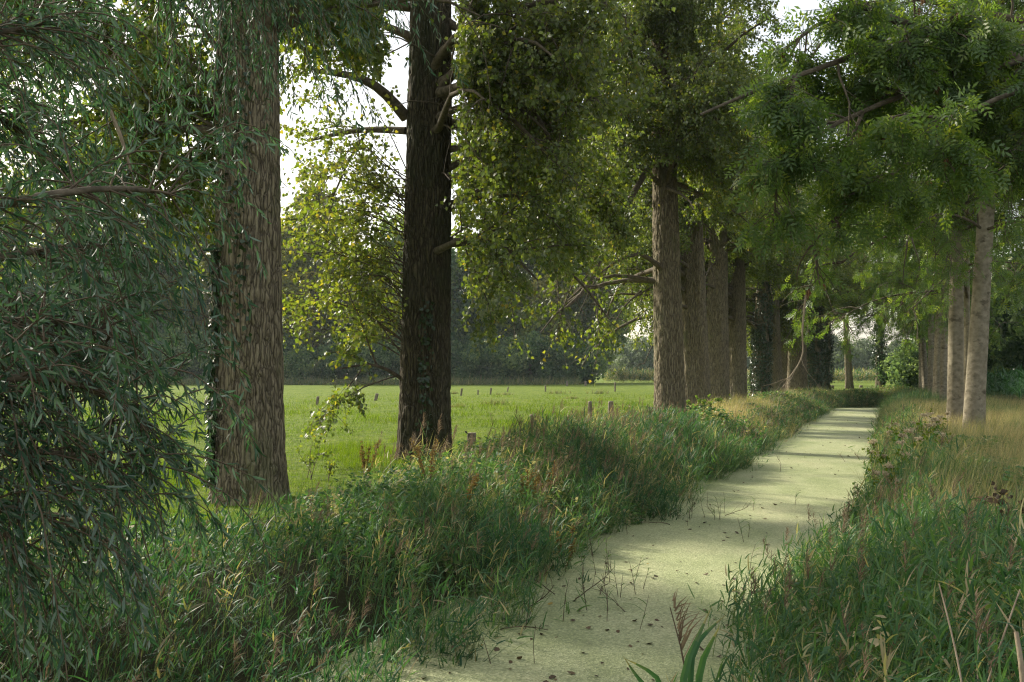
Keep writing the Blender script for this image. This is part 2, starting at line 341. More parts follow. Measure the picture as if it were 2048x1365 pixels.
def crown(root, limbs, rlimbs, rng, n2, L2, n3, L3, nl, size, leafmat, T=KITE, Ft=KITE_F, keep=None, droop2=.25, droop3=.35, extra=None, flat=.2, hang=.5, jit=.05, lname='crown'):
    """limbs (B,P,3): grows boughs, twigs and leaves out of them"""
    tb = [tubes(limbs, rlimbs, 7)]
    p, d, ix, t = spawn(limbs, n2, .07, 1, 50, rng, flat); b2 = grow(p, d, rng.uniform(.5, 1.2, n2) * L2 * (1.15 - .5 * t), 6, droop2, .12, rng)
    if keep: kb = keep(b2[:, 3], rng) | (rng.random(n2) < .12); b2 = b2[kb]; n2 = len(b2); t = t[kb]
    tb.append(tubes(b2, np.linspace(1, .35, 6)[None] * (.018 * rng.uniform(.6, 1.3, n2))[:, None], 4))
    p, d, ix, t = spawn(b2, n3, .15, 1, 50, rng, flat); b3 = grow(p, d, rng.uniform(.5, 1.3, n3) * L3, 4, droop3, .15, rng)
    kk = keep(b3[:, 2], rng) if keep else np.ones(n3, bool)
    b3 = b3[kk]
    tb.append(tubes(b3, np.linspace(1, .4, 4)[None] * np.full((len(b3), 1), .006), 3))
    src = b3 if extra is None else np.concatenate([b3, extra])
    v, q = joinm(tb); mk('branches', v, q, M['limb'], root, smooth=True)
    v, q, rn = leaves(src, nl, rng, size, T, Ft, keep=keep, hang=hang, jit=jit); mk(lname, v, q, leafmat, root, {'rnd': rn})
    return b3
def ivy_part(root, pts, rads, z0, z1, a0, a1, n, rng, size=.075, bulge=.08):
    z = rng.uniform(z0, z1, n); a = rng.uniform(a0, a1, n)
    k = vn(a * 3, z * 1.6, 31) + .25 * rng.random(n) > .45; z, a = z[k], a[k]; n = len(z)
    r = np.interp(z, pts[:, 2], rads) * 1.03 + np.abs(rng.normal(0, bulge, n)) + .01
    o = np.stack([np.cos(a), np.sin(a), 0 * a], 1)
    p = np.stack([np.interp(z, pts[:, 2], pts[:, 0]), np.interp(z, pts[:, 2], pts[:, 1]), z], 1) + o * r[:, None]
    y = nrm(-UP * .8 + rng.normal(0, .5, (n, 3))); nor = nrm(o + rng.normal(0, .35, (n, 3)))
    V = place(KITE, p, y, nor, size * rng.uniform(.6, 1.3, n)); mk('ivy', V, rep(KITE_F, n, 4), M['ivy'], root, {'rnd': np.repeat(rng.random(n), 2)})

# -- the two near poplars, each with the boughs seen in the photo
def near_poplar(base, top_off, r, H, label, barkm, seed, explicit, groups, n2, n3, nl, keep=None, shoots=None, scar=None, group='poplars along the far side of the ditch', leafsize=.085):
    rng = rng_(seed); base = np.array(base, float)
    root = thing('poplar_tree', label, 'tree', base, 0, group)
    zz = np.array([-.4, 1.2, 4, 8, 14, H]); pts = np.stack([np.interp(zz, [0, 9], [0, top_off]), 0 * zz, zz], 1); rads = r * np.array([1.08, .99, .91, .82, .55, .12])
    v, q = trunk_mesh(pts, rads, 560, 280, .040, seed, .075, scar=scar); mk('trunk', v, q, barkm, root, smooth=True)
    L, R = [], []
    for wp, r0, r1 in explicit:
        a = way(np.array([P(*w_) for w_ in wp]) - base); v, q = tubes(a[None], np.linspace(r0, r1, 8)[None], 10); mk('limb', v, q, M['limb'], root, smooth=True)
        L.append(a); R.append(np.linspace(r0 * .5, r1 * .5, 8))
    for n, z0, z1, az, el, ln, dr, pw in groups:
        c, d, z = limb_starts(pts, rads, n, z0, z1, rng, az, el, pw)
        g = grow(c, d, rng.uniform(.7, 1.15, n) * ln * np.clip(1.25 - z / H, .25, 1), 8, dr, .10, rng)
        L.extend(g); R.extend(np.array([1.9, 1.2, .95, .8, .65, .5, .36, .22])[None] * (.02 + .012 * plen(g))[:, None])
    extra = None
    if shoots is not None:
        n, z0, z1, az, el, ln = shoots
        c, d, z = limb_starts(pts, rads, n, z0, z1, rng, az, el); c = c + nrm(d * [1, 1, 0]) * np.interp(z, pts[:, 2], rads)[:, None] * .9
        g = grow(c, d, rng.uniform(.4, 1.1, n) * ln, 8, .10, .10, rng)
        p, d2, ix, t = spawn(g, n * 9, .2, 1, 45, rng); g2 = grow(p, d2, rng.uniform(.25, .8, n * 9), 4, .3, .15, rng)
        v1 = tubes(g, np.linspace(1, .3, 8)[None] * np.full((n, 1), .012), 4); v2 = tubes(g2, np.linspace(1, .4, 4)[None] * np.full((n * 9, 1), .005), 3)
        v, q = joinm([v1, v2]); mk('shoots', v, q, M['twig'], root, smooth=True)
        v, q, rn = leaves(g2, n * 105, rng, leafsize, KITE, KITE_F); mk('shoot_leaves', v, q, M['poplar'], root, {'rnd': np.clip(rn + .12, 0, 1)})
    crown(root, np.array(L), np.array(R), rng, n2, 1.9, n3, .75, nl, leafsize, M['poplar'], keep=keep)
    return root, pts, rads

def cn(p, s_, sd): return .5 * (vn(p[:, 0] * s_ + p[:, 1] * s_ * .7, p[:, 2] * s_, sd) + vn(p[:, 1] * s_ + 31 - p[:, 0] * s_ * .5, p[:, 2] * s_ * .9 + p[:, 0] * s_ * .4, sd + 1))
def clump(p, rng, s_, th, sd, f=.08): return (cn(p, s_, sd) > th) | (rng.random(len(p)) < f)
def gap(p, rng):          # a gap between the first two crowns where the sky shows
    d = ((p[:, 0] + 2.9) / 1.0) ** 2 + ((p[:, 2] - 4.9) / 1.6) ** 2
    return (d > 1) | (rng.random(len(p)) < .42)
pi = np.pi
T1 = (-3.41, 13.0, 0); T2 = (-1.68, 19.0, 0)
def front(p, rng, w=.62, z1=11, f=.08): return ~((np.abs(p[:, 0] - .015 * p[:, 2]) < w) & (p[:, 1] < 0) & (p[:, 2] < z1)) | (rng.random(len(p)) < f)
def thin(p, rng, z0=10.5, f=.40): return (p[:, 2] < z0) | (rng.random(len(p)) < f)
def gap1(p, rng): return gap(p + np.array(T1), rng) & thin(p, rng, 8) & front(p, rng) & ((p[:, 0] < 1.5) | (p[:, 2] > 9) | (rng.random(len(p)) < .06)) & ((p[:, 0] > -.7) | (rng.random(len(p)) < .85))
def gap2(p, rng): return gap((p + np.array(T2)) * np.array([1, 1, .72]) + np.array([0, 0, .2]), rng) & thin(p, rng, 9, .30) & front(p, rng, .66) & clump(p, rng, 2.7, .42, 91, .15)
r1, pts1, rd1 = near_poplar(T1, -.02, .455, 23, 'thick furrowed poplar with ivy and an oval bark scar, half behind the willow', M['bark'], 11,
    [([(560, 60, 13), (600, 5, 12.8), (680, -80, 12.6)], .07, .04), ([(450, 120, 13), (400, 50, 13.2), (330, -40, 13.5)], .045, .02), ([(445, 260, 13), (390, 235, 13), (340, 190, 13)], .028, .012)],
    [(7, 4.6, 8, (2.2, 4.4), (.0, .6), 4.2, .22, 1), (5, 5.0, 8, (-1.0, 1.0), (.2, .7), 3.2, .2, 1), (26, 7.5, 20, (0, 2 * pi), (.2, .9), 5.5, .18, 1)], 460, 4800, 110000, keep=gap1, scar=(math.radians(232), 1.62, .30, .36))
ivy_part(r1, pts1, rd1, .2, 3.3, math.radians(165), math.radians(222), 1900, rng_(3), .075, .03)
ivy_part(r1, pts1, rd1, 2.0, 6.0, math.radians(175), math.radians(285), 700, rng_(4), .07, .03)
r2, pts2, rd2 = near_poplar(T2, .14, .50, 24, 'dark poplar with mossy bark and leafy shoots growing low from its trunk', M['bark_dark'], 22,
    [([(812, 235, 19), (765, 178, 18.6), (715, 150, 18.2), (630, 142, 18)], .12, .045), ([(812, 262, 19), (740, 258, 19.4), (690, 264, 19.8), (615, 282, 20)], .075, .03),
     ([(895, 195, 19), (945, 140, 18.7), (985, 120, 18.4), (1045, 155, 18)], .085, .035), ([(890, 40, 19), (960, 85, 18.5), (1010, 140, 18), (1060, 200, 17.5), (1100, 280, 17)], .085, .03),
     ([(812, 765, 19), (775, 737, 18.7), (738, 726, 18.3), (680, 738, 18)], .04, .015), ([(895, 300, 19), (930, 292, 18.4), (985, 330, 18), (1040, 400, 17.7)], .07, .02),
     ([(820, 15, 19), (740, 8, 19), (620, 2, 19)], .09, .05), ([(735, 262, 19.4), (690, 330, 19.4), (675, 380, 19.4), (650, 420, 19.3)], .03, .012)],
    [(6, 3.6, 6.2, (-1.3, .9), (.0, .6), 4.0, .26, 1), (18, 6.0, 12, (-1.4, 1.2), (-.1, .6), 5.2, .30, 1), (4, 7.5, 11, (2.4, 3.9), (.1, .6), 4.5, .2, 1), (26, 9, 21, (0, 2 * pi), (.2, .9), 5.5, .18, 1)], 760, 7200, 92000, keep=gap2,
    shoots=(74, 1.9, 5.4, (2.3, 3.9), (.12, 1.0), 2.8))
rs = rng_(77)
ivy_part(r2, pts2, rd2, .6, 3.0, math.radians(262), math.radians(290), 160, rng_(5), .08, .02)

# -- the poplars of the row: three built, the rest copies
row = [(1340, 30, 62, 'first'), (1392, 40, 48, 'b'), (1434, 47, 39, 'c'), (1471, 53, 38, 'a'), (1520, 62, 27, 'ivy'), (1549, 68, 27, 'b'), (1569, 76, 24, 'c'), (1594, 72, 32, 'a'),
       (1623, 84, 26, 'ivy'), (1645, 91, 24, 'ivy')]
row_labels = ['stout brown poplar nearest to the two square fence posts', 'brown poplar with a broad trunk just behind the stoutest one of the row', 'poplar trunk between the broad second one and the straight one before the ivy',
              'straight poplar trunk standing right before the ivy covered trunk', 'poplar trunk wrapped in dark ivy in the middle of the row', 'slim poplar directly behind the ivy wrapped middle trunk',
              'thin poplar hidden between two others behind the ivy wrapped trunk', 'thick poplar trunk behind the hanging dead branch', 'ivy covered poplar beside the hanging dead branch', 'last ivy covered poplar at the dark end of the row']
protos = {}
def row_poplar(kind, seed, loc, r, label):
    rng = rng_(seed); root = thing('poplar_tree', label, 'tree', loc, 0, 'poplars along the far side of the ditch'); H = 22
    zz = np.array([-.4, 1.2, 4, 8, 14, H]); pts = np.stack([0 * zz + .02 * zz * rng.normal(), 0 * zz, zz], 1); rads = r * np.array([1.1, 1, .90, .78, .5, .1])
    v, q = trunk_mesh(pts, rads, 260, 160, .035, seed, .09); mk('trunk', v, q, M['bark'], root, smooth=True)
    L, R = [], []
    for n, z0, z1, az, el, ln, dr in ((9, 7.2, 10, (-1.5, 1.2), (.0, .6), 4.2, .22), (18, 7.0, 13.5, (-2.7, -.5), (.0, .5), 3.2, .34), (7 if kind == 'first' else 22, 4.0, 8.5, (1.8, 4.1), (.0, .5), 4.8, .34), (30, 7, 20, (0, 2 * pi), (.2, .9), 5.2, .16)):
        c, d, z = limb_starts(pts, rads, n, z0, z1, rng, az, el); g = grow(c, d, rng.uniform(.7, 1.15, n) * ln * np.clip(1.25 - z / H, .25, 1), 8, dr, .10, rng)
        L.extend(g); R.extend(np.array([1.9, 1.2, .95, .8, .65, .5, .36, .22])[None] * (.02 + .012 * plen(g))[:, None])
    if kind == 'first':
        for wp, ra, rb in (([(1320, 300, 30), (1250, 400, 28.5), (1200, 520, 27), (1182, 570, 26.5), (1150, 612, 26), (1105, 632, 25.5)], .10, .03), ([(1320, 240, 30), (1220, 330, 28), (1120, 430, 27), (1040, 520, 26)], .08, .02), ([(1320, 180, 30), (1200, 220, 27), (1090, 330, 25), (1000, 450, 24)], .08, .02), ([(1320, 120, 30), (1210, 110, 28), (1080, 200, 26), (980, 300, 25)], .08, .02)):
            a = way(np.array([P(*w_) for w_ in wp]) - np.array(loc)); v, q = tubes(a[None], np.linspace(ra, rb, 8)[None], 8); mk('limb', v, q, M['limb'], root, smooth=True)
            for k_ in range(2): L.append(a); R.append(np.linspace(ra * .4, rb * .4, 8))
    crown(root, np.array(L), np.array(R), rng, 640, 1.7, 5600, .8, 135000, .095, M['poplar'], keep=lambda p, g_: thin(p, g_, 15.5, .38) & (((p[:, 2] > 6.3) | (p[:, 0] < -1.1) & (p[:, 2] > np.where(p[:, 0] < -2.3, 5.2, 2.7)) & ((p[:, 2] > 4.9) | (kind != 'first'))) | (g_.random(len(p)) < .05)) & front(p, g_, .7, 7.5) & clump(p, g_, 2.2, .38, 93, .15))
    if kind == 'ivy':
        for z0, z1, n, b in ((0, 4.5, 5200, .10), (3, 8.5, 3800, .16)): ivy_part(root, pts, rads, z0, z1, 0, 2 * pi, n, rng, .11, b)
    return root
for i, (px, d, wpx, kind) in enumerate(row):
    x = (px - 1024) / F * d; r = wpx / F * d / 2 * (1.22 if i else 1); loc = (x, d, float(gz(x, d)))
    if kind not in protos:
        protos[kind] = (row_poplar(kind, 40 + i, loc, r, row_labels[i]), r)
    else:
        pr, r0 = protos[kind]; s = r / r0; dup(pr, loc, .35 * math.sin(i * 2.1), (s, s, 1.0 + .06 * math.sin(i * 3)), row_labels[i])
# bend in the far limb of the first row tree, hanging towards the meadow
base3 = np.array(P(1340, 745, 30)) * [1, 1, 0]
# two slim trees at the end of the ditch
def end_tree(px, d, r, lean, label, ivy, seed):
    rng = rng_(seed); x = (px - 1024) / F * d; root = thing('poplar_tree', label, 'tree', (x, d, 0), 0, None); H = 19
    zz = np.array([-.4, 1.2, 4, 8, 13, H]); pts = np.stack([lean * np.maximum(zz, 0), 0 * zz, zz], 1); rads = r * np.array([1.1, .95, .78, .62, .4, .08])
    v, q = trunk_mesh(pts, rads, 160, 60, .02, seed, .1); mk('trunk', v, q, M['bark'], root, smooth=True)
    c, d_, z = limb_starts(pts, rads, 30, 11, 18, rng, (0, 2 * pi), (.2, .9)); g = grow(c, d_, rng.uniform(2.2, 4.2, 30), 8, .15, .1, rng)
    crown(root, g, np.linspace(1, .25, 8)[None] * np.full((30, 1), .06), rng, 260, 1.6, 1800, .8, 30000, .11, M['poplar'])
    if ivy:
        ivy_part(root, pts, rads, 2.0, 10, 0, 2 * pi, 6000, rng, .16, .34); ivy_part(root, pts, rads, .3, 3, -1.2, .6, 700, rng, .12, .05)
end_tree(1699, 100, .40, -.055, 'slim bare poplar leaning slightly, alone at the end of the ditch', False, 61)
end_tree(1760, 100, .42, -.01, 'poplar with a dark ivy bulge on its trunk at the end of the ditch', True, 62)

# -- pale barked ash trees on the right bank
def ash_tree(seed, loc, r, label, lean=0.0, H=17, zlow=3.0, nl=16000, group='pale barked ash trees on the near bank', az_main=(1.8, 4.6), side=None):
    rng = rng_(seed); root = thing('ash_tree', label, 'tree', loc, 0, group)
    zz = np.array([-.4, 1.0, 3.5, 7, 12, H]); pts = np.stack([lean * np.maximum(zz, 0), 0 * zz, zz], 1); rads = r * np.array([1.12, .97, .86, .72, .42, .08])
    v, q = trunk_mesh(pts, rads, 150, 64, .006, seed, .12, .22); mk('trunk', v, q, M['ashbark'], root, smooth=True)
    L, R = [], []
    for n, z0, z1, az, el, ln, dr in ((9, zlow, zlow + 4.5, az_main, (-.1, .5), 5.0, .22), (7, zlow + .5, zlow + 5, (-1.6, 1.6), (0, .6), 4.0, .22), (26, zlow + 3, H - 1, (0, 2 * pi), (.3, 1.0), 5.0, .12)):
        c, d, z = limb_starts(pts, rads, n, z0, z1, rng, az, el); g = grow(c, d, rng.uniform(.7, 1.15, n) * ln * np.clip(1.25 - z / H, .3, 1), 8, dr, .10, rng)
        L.extend(g); R.extend(np.linspace(1, .25, 8)[None] * (.012 + .008 * plen(g))[:, None])
    crown(root, np.array(L), np.array(R), rng, 380, 1.6, 2600, .6, nl, .24, M['ash'], ASH, ASH_F, keep=lambda p, g_: thin(p, g_, 11.5, .28) & clump(p, g_, 2.4, .42, 97, .15), flat=.3, hang=.55, jit=.04)
    return root, np.array(L)
R = [(1944, 25, .25, .060, 'pale ash with a leaning scarred trunk, the largest one of the bank'), (1909, 27, .215, .012, 'upright pale ash directly beside the leaning scarred one'),
     (1934, 31, .10, .0, 'thin pale ash seen between the two large pale trunks'), (1888, 45, .20, .0, 'pale ash next behind the upright one'), (1875, 53, .20, .0, ''), (1863, 62, .20, .0, ''), (1853, 72, .2, 0, ''), (1843, 82, .2, 0, '')]
R_lab = {4: 'slim ash fourth along the bank behind the pale trunks', 5: 'slim ash fifth along the bank with foliage over its top', 6: 'distant ash trunk second last along the bank', 7: 'distant ash trunk last along the bank beside the dark bushes'}
ashp = []
for i, (px, d, r, lean, lab) in enumerate(R):
    x = (px - 1024) / F * d; loc = (x, d, float(gz(x, d)))
    if i < 2: t_, L_ = ash_tree(90 + i, loc, r, lab, lean, zlow=4.6); ashp.append((t_, r, L_))
    elif i == 2: t_, L_ = ash_tree(95, loc, r, lab, 0, 11, 3.2, 5000)
    else:
        pr, r0, _ = ashp[i % 2] if i != 3 else ashp[1]; dup(pr, loc, .7 * i - 2.0, (1, 1, .9 + .05 * (i % 3)), lab or R_lab[i])
# the ash whose trunk stands outside the frame and whose bough crosses its top right corner
b0 = np.array([6.9, 11.0, 0.0]); rng = rng_(131)
root = root_ash = thing('ash_tree', 'ash with a long dark bough reaching in from the upper right corner', 'tree', b0, 0, 'pale barked ash trees on the near bank')
zz = np.array([-.4, 1, 3.5, 7, 11, 15.]); ptsA = np.stack([0 * zz, 0 * zz, zz], 1); radA = .26 * np.array([1.12, .97, .86, .72, .42, .08])
v, q = trunk_mesh(ptsA, radA, 120, 64, .006, 5, .12, .22); mk('trunk', v, q, M['ashbark'], root, smooth=True)
exA = [([(2260, 190, 11), (2048, 125, 10.6), (1950, 92, 10.3), (1830, 62, 10), (1780, 35, 9.8), (1700, 5, 9.6)], .075, .03), ([(1825, 60, 10), (1740, 100, 9.8), (1640, 140, 9.6), (1560, 160, 9.5), (1480, 195, 9.3), (1400, 230, 9.2)], .035, .012),
       ([(2270, 330, 11), (2130, 240, 11.4), (2050, 260, 11.8), (1960, 330, 12)], .05, .015), ([(2270, 100, 11), (2050, 40, 11.5), (1900, 15, 12), (1760, -20, 12.4)], .05, .02), ([(2270, 430, 11), (2160, 340, 10.5), (2110, 310, 10), (2060, 330, 9.8)], .04, .012),
       ([(2270, 260, 11), (2040, 230, 10.6), (1850, 300, 10.2), (1700, 390, 10), (1615, 500, 9.8)], .045, .010), ([(2270, 60, 11), (2000, 130, 10.3), (1800, 190, 9.8), (1640, 250, 9.5), (1550, 340, 9.3)], .045, .010),
       ([(2270, 10, 11), (1950, -40, 10.8), (1720, 0, 10.5), (1600, 60, 10.2), (1540, 130, 10)], .045, .012), ([(1950, -40, 10.8), (1760, -10, 11.2), (1640, 70, 11.4), (1580, 190, 11.4)], .03, .010),
       ([(2270, 140, 11), (2080, 160, 9.6), (1950, 215, 9), (1850, 270, 8.8)], .04, .010)]
L, Rr = [], []
for wp, ra, rb in exA:
    a = way(np.array([P(*w_) for w_ in wp]) - b0); v, q = tubes(a[None], np.linspace(ra, rb, 8)[None], 9); mk('limb', v, q, M['limb'], root, smooth=True); L.append(a); Rr.append(np.linspace(ra * .5, rb * .5, 8))
c, d, z = limb_starts(ptsA, radA, 22, 5, 13, rng, (1.2, 5), (.2, .9)); g = grow(c, d, rng.uniform(2.5, 5, 22), 8, .14, .1, rng); L.extend(g); Rr.extend(np.linspace(1, .25, 8)[None] * np.full((22, 1), .04))
tw = crown(root, np.array(L), np.array(Rr), rng, 480, .85, 4200, .36, 18500, .18, M['ash'], ASH, ASH_F, keep=lambda p, g_: thin(p, g_, 5.3, .18) & clump(p, g_, 3.0, .42, 95, .15) & ((p[:, 2] > 2.9) | (g_.random(len(p)) < .3)), flat=.3, hang=.6, jit=.03)

# -- willow in the left foreground
wb = np.array([-5.2, 4.6, 0.0]); rng = rng_(7)
root = thing('willow_tree', 'silvery green willow with drooping narrow leaves over the left bank', 'tree', wb)
zz = np.array([-.4, 1, 3, 5, 7, 8.5]); ptsW = np.stack([.06 * zz, 0 * zz, zz], 1); radW = .35 * np.array([1.2, 1, .85, .6, .3, .1])
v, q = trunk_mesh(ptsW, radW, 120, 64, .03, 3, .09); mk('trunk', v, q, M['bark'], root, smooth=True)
WL = [([(-300, 800, 4.7), (0, 625, 5.0), (60, 650, 5.2), (140, 730, 5.4)], .035, .012), ([(-400, 600, 4.7), (0, 515, 5.2), (110, 495, 5.5), (210, 490, 5.8)], .028, .01),
      ([(-450, 200, 4.7), (-100, -150, 5.3), (180, -250, 6), (420, -180, 6.8), (520, -60, 7.4)], .07, .02), ([(-450, 0, 4.7), (0, -250, 5), (330, -330, 6), (460, -260, 7), (560, -140, 7.6)], .07, .02),
      ([(-450, 350, 4.7), (-150, 150, 4.8), (-20, 60, 5.0), (80, 60, 5.2)], .035, .012), ([(60, -60, 5.8), (130, 30, 5.9), (185, 150, 6), (245, 270, 6), (262, 345, 6)], .022, .008),
      ([(-450, 560, 4.7), (-100, 430, 4.2), (80, 390, 4.3), (240, 370, 4.8), (350, 390, 5.2)], .03, .008), ([(-400, 700, 4.6), (-60, 640, 4.4), (140, 640, 4.9), (260, 680, 5.4)], .025, .008),
      ([(-400, 900, 4.6), (-100, 760, 4.2), (120, 740, 4.4), (230, 800, 4.9), (300, 860, 5.2)], .025, .007), ([(-400, 1000, 4.5), (-80, 900, 4.0), (100, 900, 4.4), (210, 920, 4.9), (290, 950, 5.2)], .02, .006),
      ([(-450, 300, 4.7), (-200, 200, 5.5), (-40, 210, 6.0), (90, 290, 6.4)], .03, .008),
      ([(-400, 1100, 4.4), (-80, 1010, 4.1), (100, 1020, 4.4), (220, 1080, 4.8)], .022, .006)]
L, Rr = [], []
for wp, ra, rb in WL:
    a = way(np.array([P(*w_) for w_ in wp]) - wb, 10); v, q = tubes(a[None], np.linspace(ra, rb, 10)[None], 8); mk('limb', v, q, M['deadwood'] if ra == .022 else M['limb'], root, smooth=True); L.append(a); Rr.append(np.linspace(ra * .4, rb * .4, 10))
L = np.array(L)
def strands(limbs, n, lens, seed, tmin=.25, fwd=.45):
    rng = rng_(seed); ln = plen(limbs); ix = rng.choice(len(limbs), n, p=ln / ln.sum()); t = rng.uniform(tmin, 1, n); p, tg = along(limbs, ix, t)
    d = nrm(tg * fwd + rng.normal(0, .45, (n, 3)) + np.array([.05, 0, .1])); return grow(p, d, rng.uniform(lens[0], lens[1], n), 9, .42, .09, rng)
st = np.concatenate([strands(L[[0, 1, 6, 7, 8, 9]], 285, (.35, 1.1), 71, .12), strands(L[[4, 10]], 150, (.4, 1.2), 74, .12), strands(L[[5]], 14, (.3, .8), 75, .1), strands(L[[11]], 75, (.4, 1.1), 76, .1, .2), strands(L[2:4], 250, (.7, 2.1), 72, .55, .05), strands(L[8:10], 70, (.8, 1.6), 73, .12, .02)])
st = st[~(((st[:, :, 0] > 3.72) & (st[:, :, 2] < 2.6)).any(1)) | (rng.random(len(st)) < .12)]
p, d, ix, t = spawn(st, 2000, .05, .9, 35, rng); st2 = grow(p, nrm(d + np.array([.05, 0, -.15])), rng.uniform(.15, .5, 2000), 6, .35, .08, rng)
v, q = joinm([tubes(st, np.linspace(1, .35, 9)[None] * np.full((len(st), 1), .0055), 4), tubes(st2, np.linspace(1, .4, 6)[None] * np.full((len(st2), 1), .0022), 3)])
mk('branches', v, q, M['twig'], root, smooth=True)
def willow_leaves(pts, per_m, rng, size):
    ln = plen(pts); N = int(ln.sum() * per_m); ix = rng.choice(len(pts), N, p=ln / ln.sum()); t = rng.uniform(.08, 1, N); p, tg = along(pts, ix, t)
    r = rng.normal(0, 1, (N, 3)); r -= (r * tg).sum(1, keepdims=True) * tg; a = np.radians(rng.normal(38, 12, N))[:, None]
    y = nrm(tg * np.cos(a) + nrm(r) * np.sin(a) - UP * .25); nor = nrm(rng.normal(0, .8, (N, 3)) + UP * .5)
    V = place(WIL, p, y, nor, size * rng.uniform(.6, 1.25, N)); return V, rep(WIL_F, N, 8), np.repeat(np.clip(rng.normal(.45, .2, N), 0, 1), 3)
v1, q1, a1 = willow_leaves(st, 38, rng, .070); v2, q2, a2 = willow_leaves(st2, 38, rng, .066)
mk('crown', np.concatenate([v1, v2]), np.concatenate([q1, q2 + len(v1)]), M['willow'], root, {'rnd': np.concatenate([a1, a2])})

# ------------------------------------------------------------------ trees beyond the meadow
def far_tree(seed, H, Wd, mat, N, size, zlow=.5, trunk=True):
    rng = rng_(seed); root = bpy.data.objects.new('broadleaf_tree', None); C.objects.link(root)
    if trunk:
        zz = np.linspace(-.3, H * .75, 6); v, q = tubes(np.stack([.02 * zz, 0 * zz, zz], 1)[None], np.linspace(Wd * .05, .06, 6)[None], 8); mk('trunk', v, q, M['limb'], root, smooth=True)
    nb = 70; u = rng.normal(0, 1, (nb, 3)); u = nrm(u) * rng.uniform(.45, 1, nb)[:, None] ** .6
    cz = zlow + (H - zlow) * .5; cen = u * np.array([Wd / 2, Wd / 2, (H - zlow) / 2]) * .86 + np.array([0, 0, cz])
    cen += rng.normal(0, .05, (nb, 3)) * Wd; cen[:, :2] *= np.clip(1.25 - .55 * (cen[:, 2:] / H) ** 2, .4, 1.2)
    rr = rng.uniform(.07, .19, nb) * Wd
    k = rng.integers(0, nb, N); o = nrm(rng.normal(0, 1, (N, 3))); p = cen[k] + o * (rr[k] * rng.uniform(.5, 1.08, N) ** .5)[:, None]; p[:, 2] = np.maximum(p[:, 2], .1)
    V = place(KITE, p, nrm(rng.normal(0, 1, (N, 3)) - UP * .6), nrm(o + rng.normal(0, .4, (N, 3))), size * rng.uniform(.6, 1.4, N))
    mk('crown', V, rep(KITE_F, N, 4), mat, root, {'rnd': np.repeat(np.clip(rng.normal(.0, .16, N) + rng.beta(1.6, 2.2, nb)[k], 0, 1), 2)})
    return root
fA = far_tree(201, 29, 17, M['far'], 22000, .60); fB = far_tree(202, 24, 18, M['far_blue'], 20000, .60, .2); fC = far_tree(203, 34, 13, M['far_olive'], 22000, .60, 1.0)
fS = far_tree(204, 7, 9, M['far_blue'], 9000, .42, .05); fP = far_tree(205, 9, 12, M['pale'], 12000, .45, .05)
far_list = [  # photo x, distance, scale, which, label
    (-60, 150, 1.05, fA, 'dark tree far behind the willow at the meadow edge'), (70, 158, 1.0, fC, 'tall dark tree behind the willow leaves beyond the meadow'), (190, 148, 1.05, fB, 'broad tree beyond the meadow left of the first poplar'),
    (300, 156, .98, fA, 'tree beyond the meadow with its top behind the willow twigs'), (400, 150, 1.0, fC, 'tall tree beyond the meadow hidden by the first poplar trunk'), (530, 160, .95, fA, 'tree beyond the meadow right behind the first poplar trunk'),
    (630, 148, .98, fC, 'yellowish tall tree beyond the meadow between the two near poplars'), (720, 156, .88, fB, 'rounded tree beyond the meadow left of the dark poplar'), (820, 150, .92, fA, 'tree beyond the meadow hidden by the dark poplar'),
    (930, 154, .95, fB, 'wide tree beyond the meadow right of the dark poplar'), (1030, 150, .95, fA, 'tree beyond the meadow behind the drooping poplar leaves'), (1130, 146, .95, fC, 'last tall tree of the wood, ending at the sky gap'),
    (1180, 150, .8, fA, 'lower tree at the open end of the wood beside the sky gap')]
used = set()
for i, (px, d, s, src, lab) in enumerate(far_list):
    loc = ((px - 1024) / F * d, d, 0)
    if src in used: dup(src, loc, 1.3 * i, s, lab)
    else: used.add(src); src.location = loc; src.scale = (s,) * 3; tag(src, lab, 'tree', 'trees of the wood beyond the meadow')
shr = [(470, 138, .9), (610, 137, .7), (690, 138, .9), (960, 138, .85), (1060, 137, .95), (1110, 139, .7), (1150, 139, .9), (760, 139, .8), (400, 140, 1.0), (340, 142, 1.15), (270, 141, 1.0), (200, 143, 1.2), (130, 141, 1.05), (60, 143, 1.2), (-20, 142, 1.1), (850, 144, 1.2), (545, 146, 1.2), (1010, 147, 1.2), (900, 147, 1.2)]
slab = ['bush at the wood edge behind the first poplar', 'low bush at the wood edge right of the first poplar', 'rounded bush at the wood edge in the gap between the near poplars', 'dark bush at the wood edge just right of the dark poplar',
        'grey green domed bush at the wood edge', 'small bush at the wood edge beside the domed one', 'bush at the wood edge nearest the reed strip', 'bush at the wood edge just left of the dark poplar', 'bush at the wood edge directly left of the first poplar', 'larger bush at the wood edge behind the drooping willow tips', 'second bush at the wood edge left of the first poplar, behind willow leaves',
        'tallest bush at the wood edge behind the middle of the willow', 'bush at the wood edge behind the dense willow leaves', 'tall bush at the wood edge near the left frame edge', 'bush at the wood edge cut by the left frame edge',
        'dark bush hidden behind the dark poplar trunk', 'taller bush just right of the first poplar, deeper in the wood', 'taller dark bush deeper in the wood behind the domed one', 'taller bush deeper in the wood right of the dark poplar']
for i, (px, d, s) in enumerate(shr):
    loc = ((px - 1024) / F * d, d, 0)
    if i == 0: fS.name = 'shrub'; fS.location = loc; fS.scale = (s,) * 3; tag(fS, slab[0], 'shrub', 'shrubs along the wood edge'); fS.children[0].name = 'trunk'
    else: dup(fS, loc, 1.7 * i, s, slab[i])
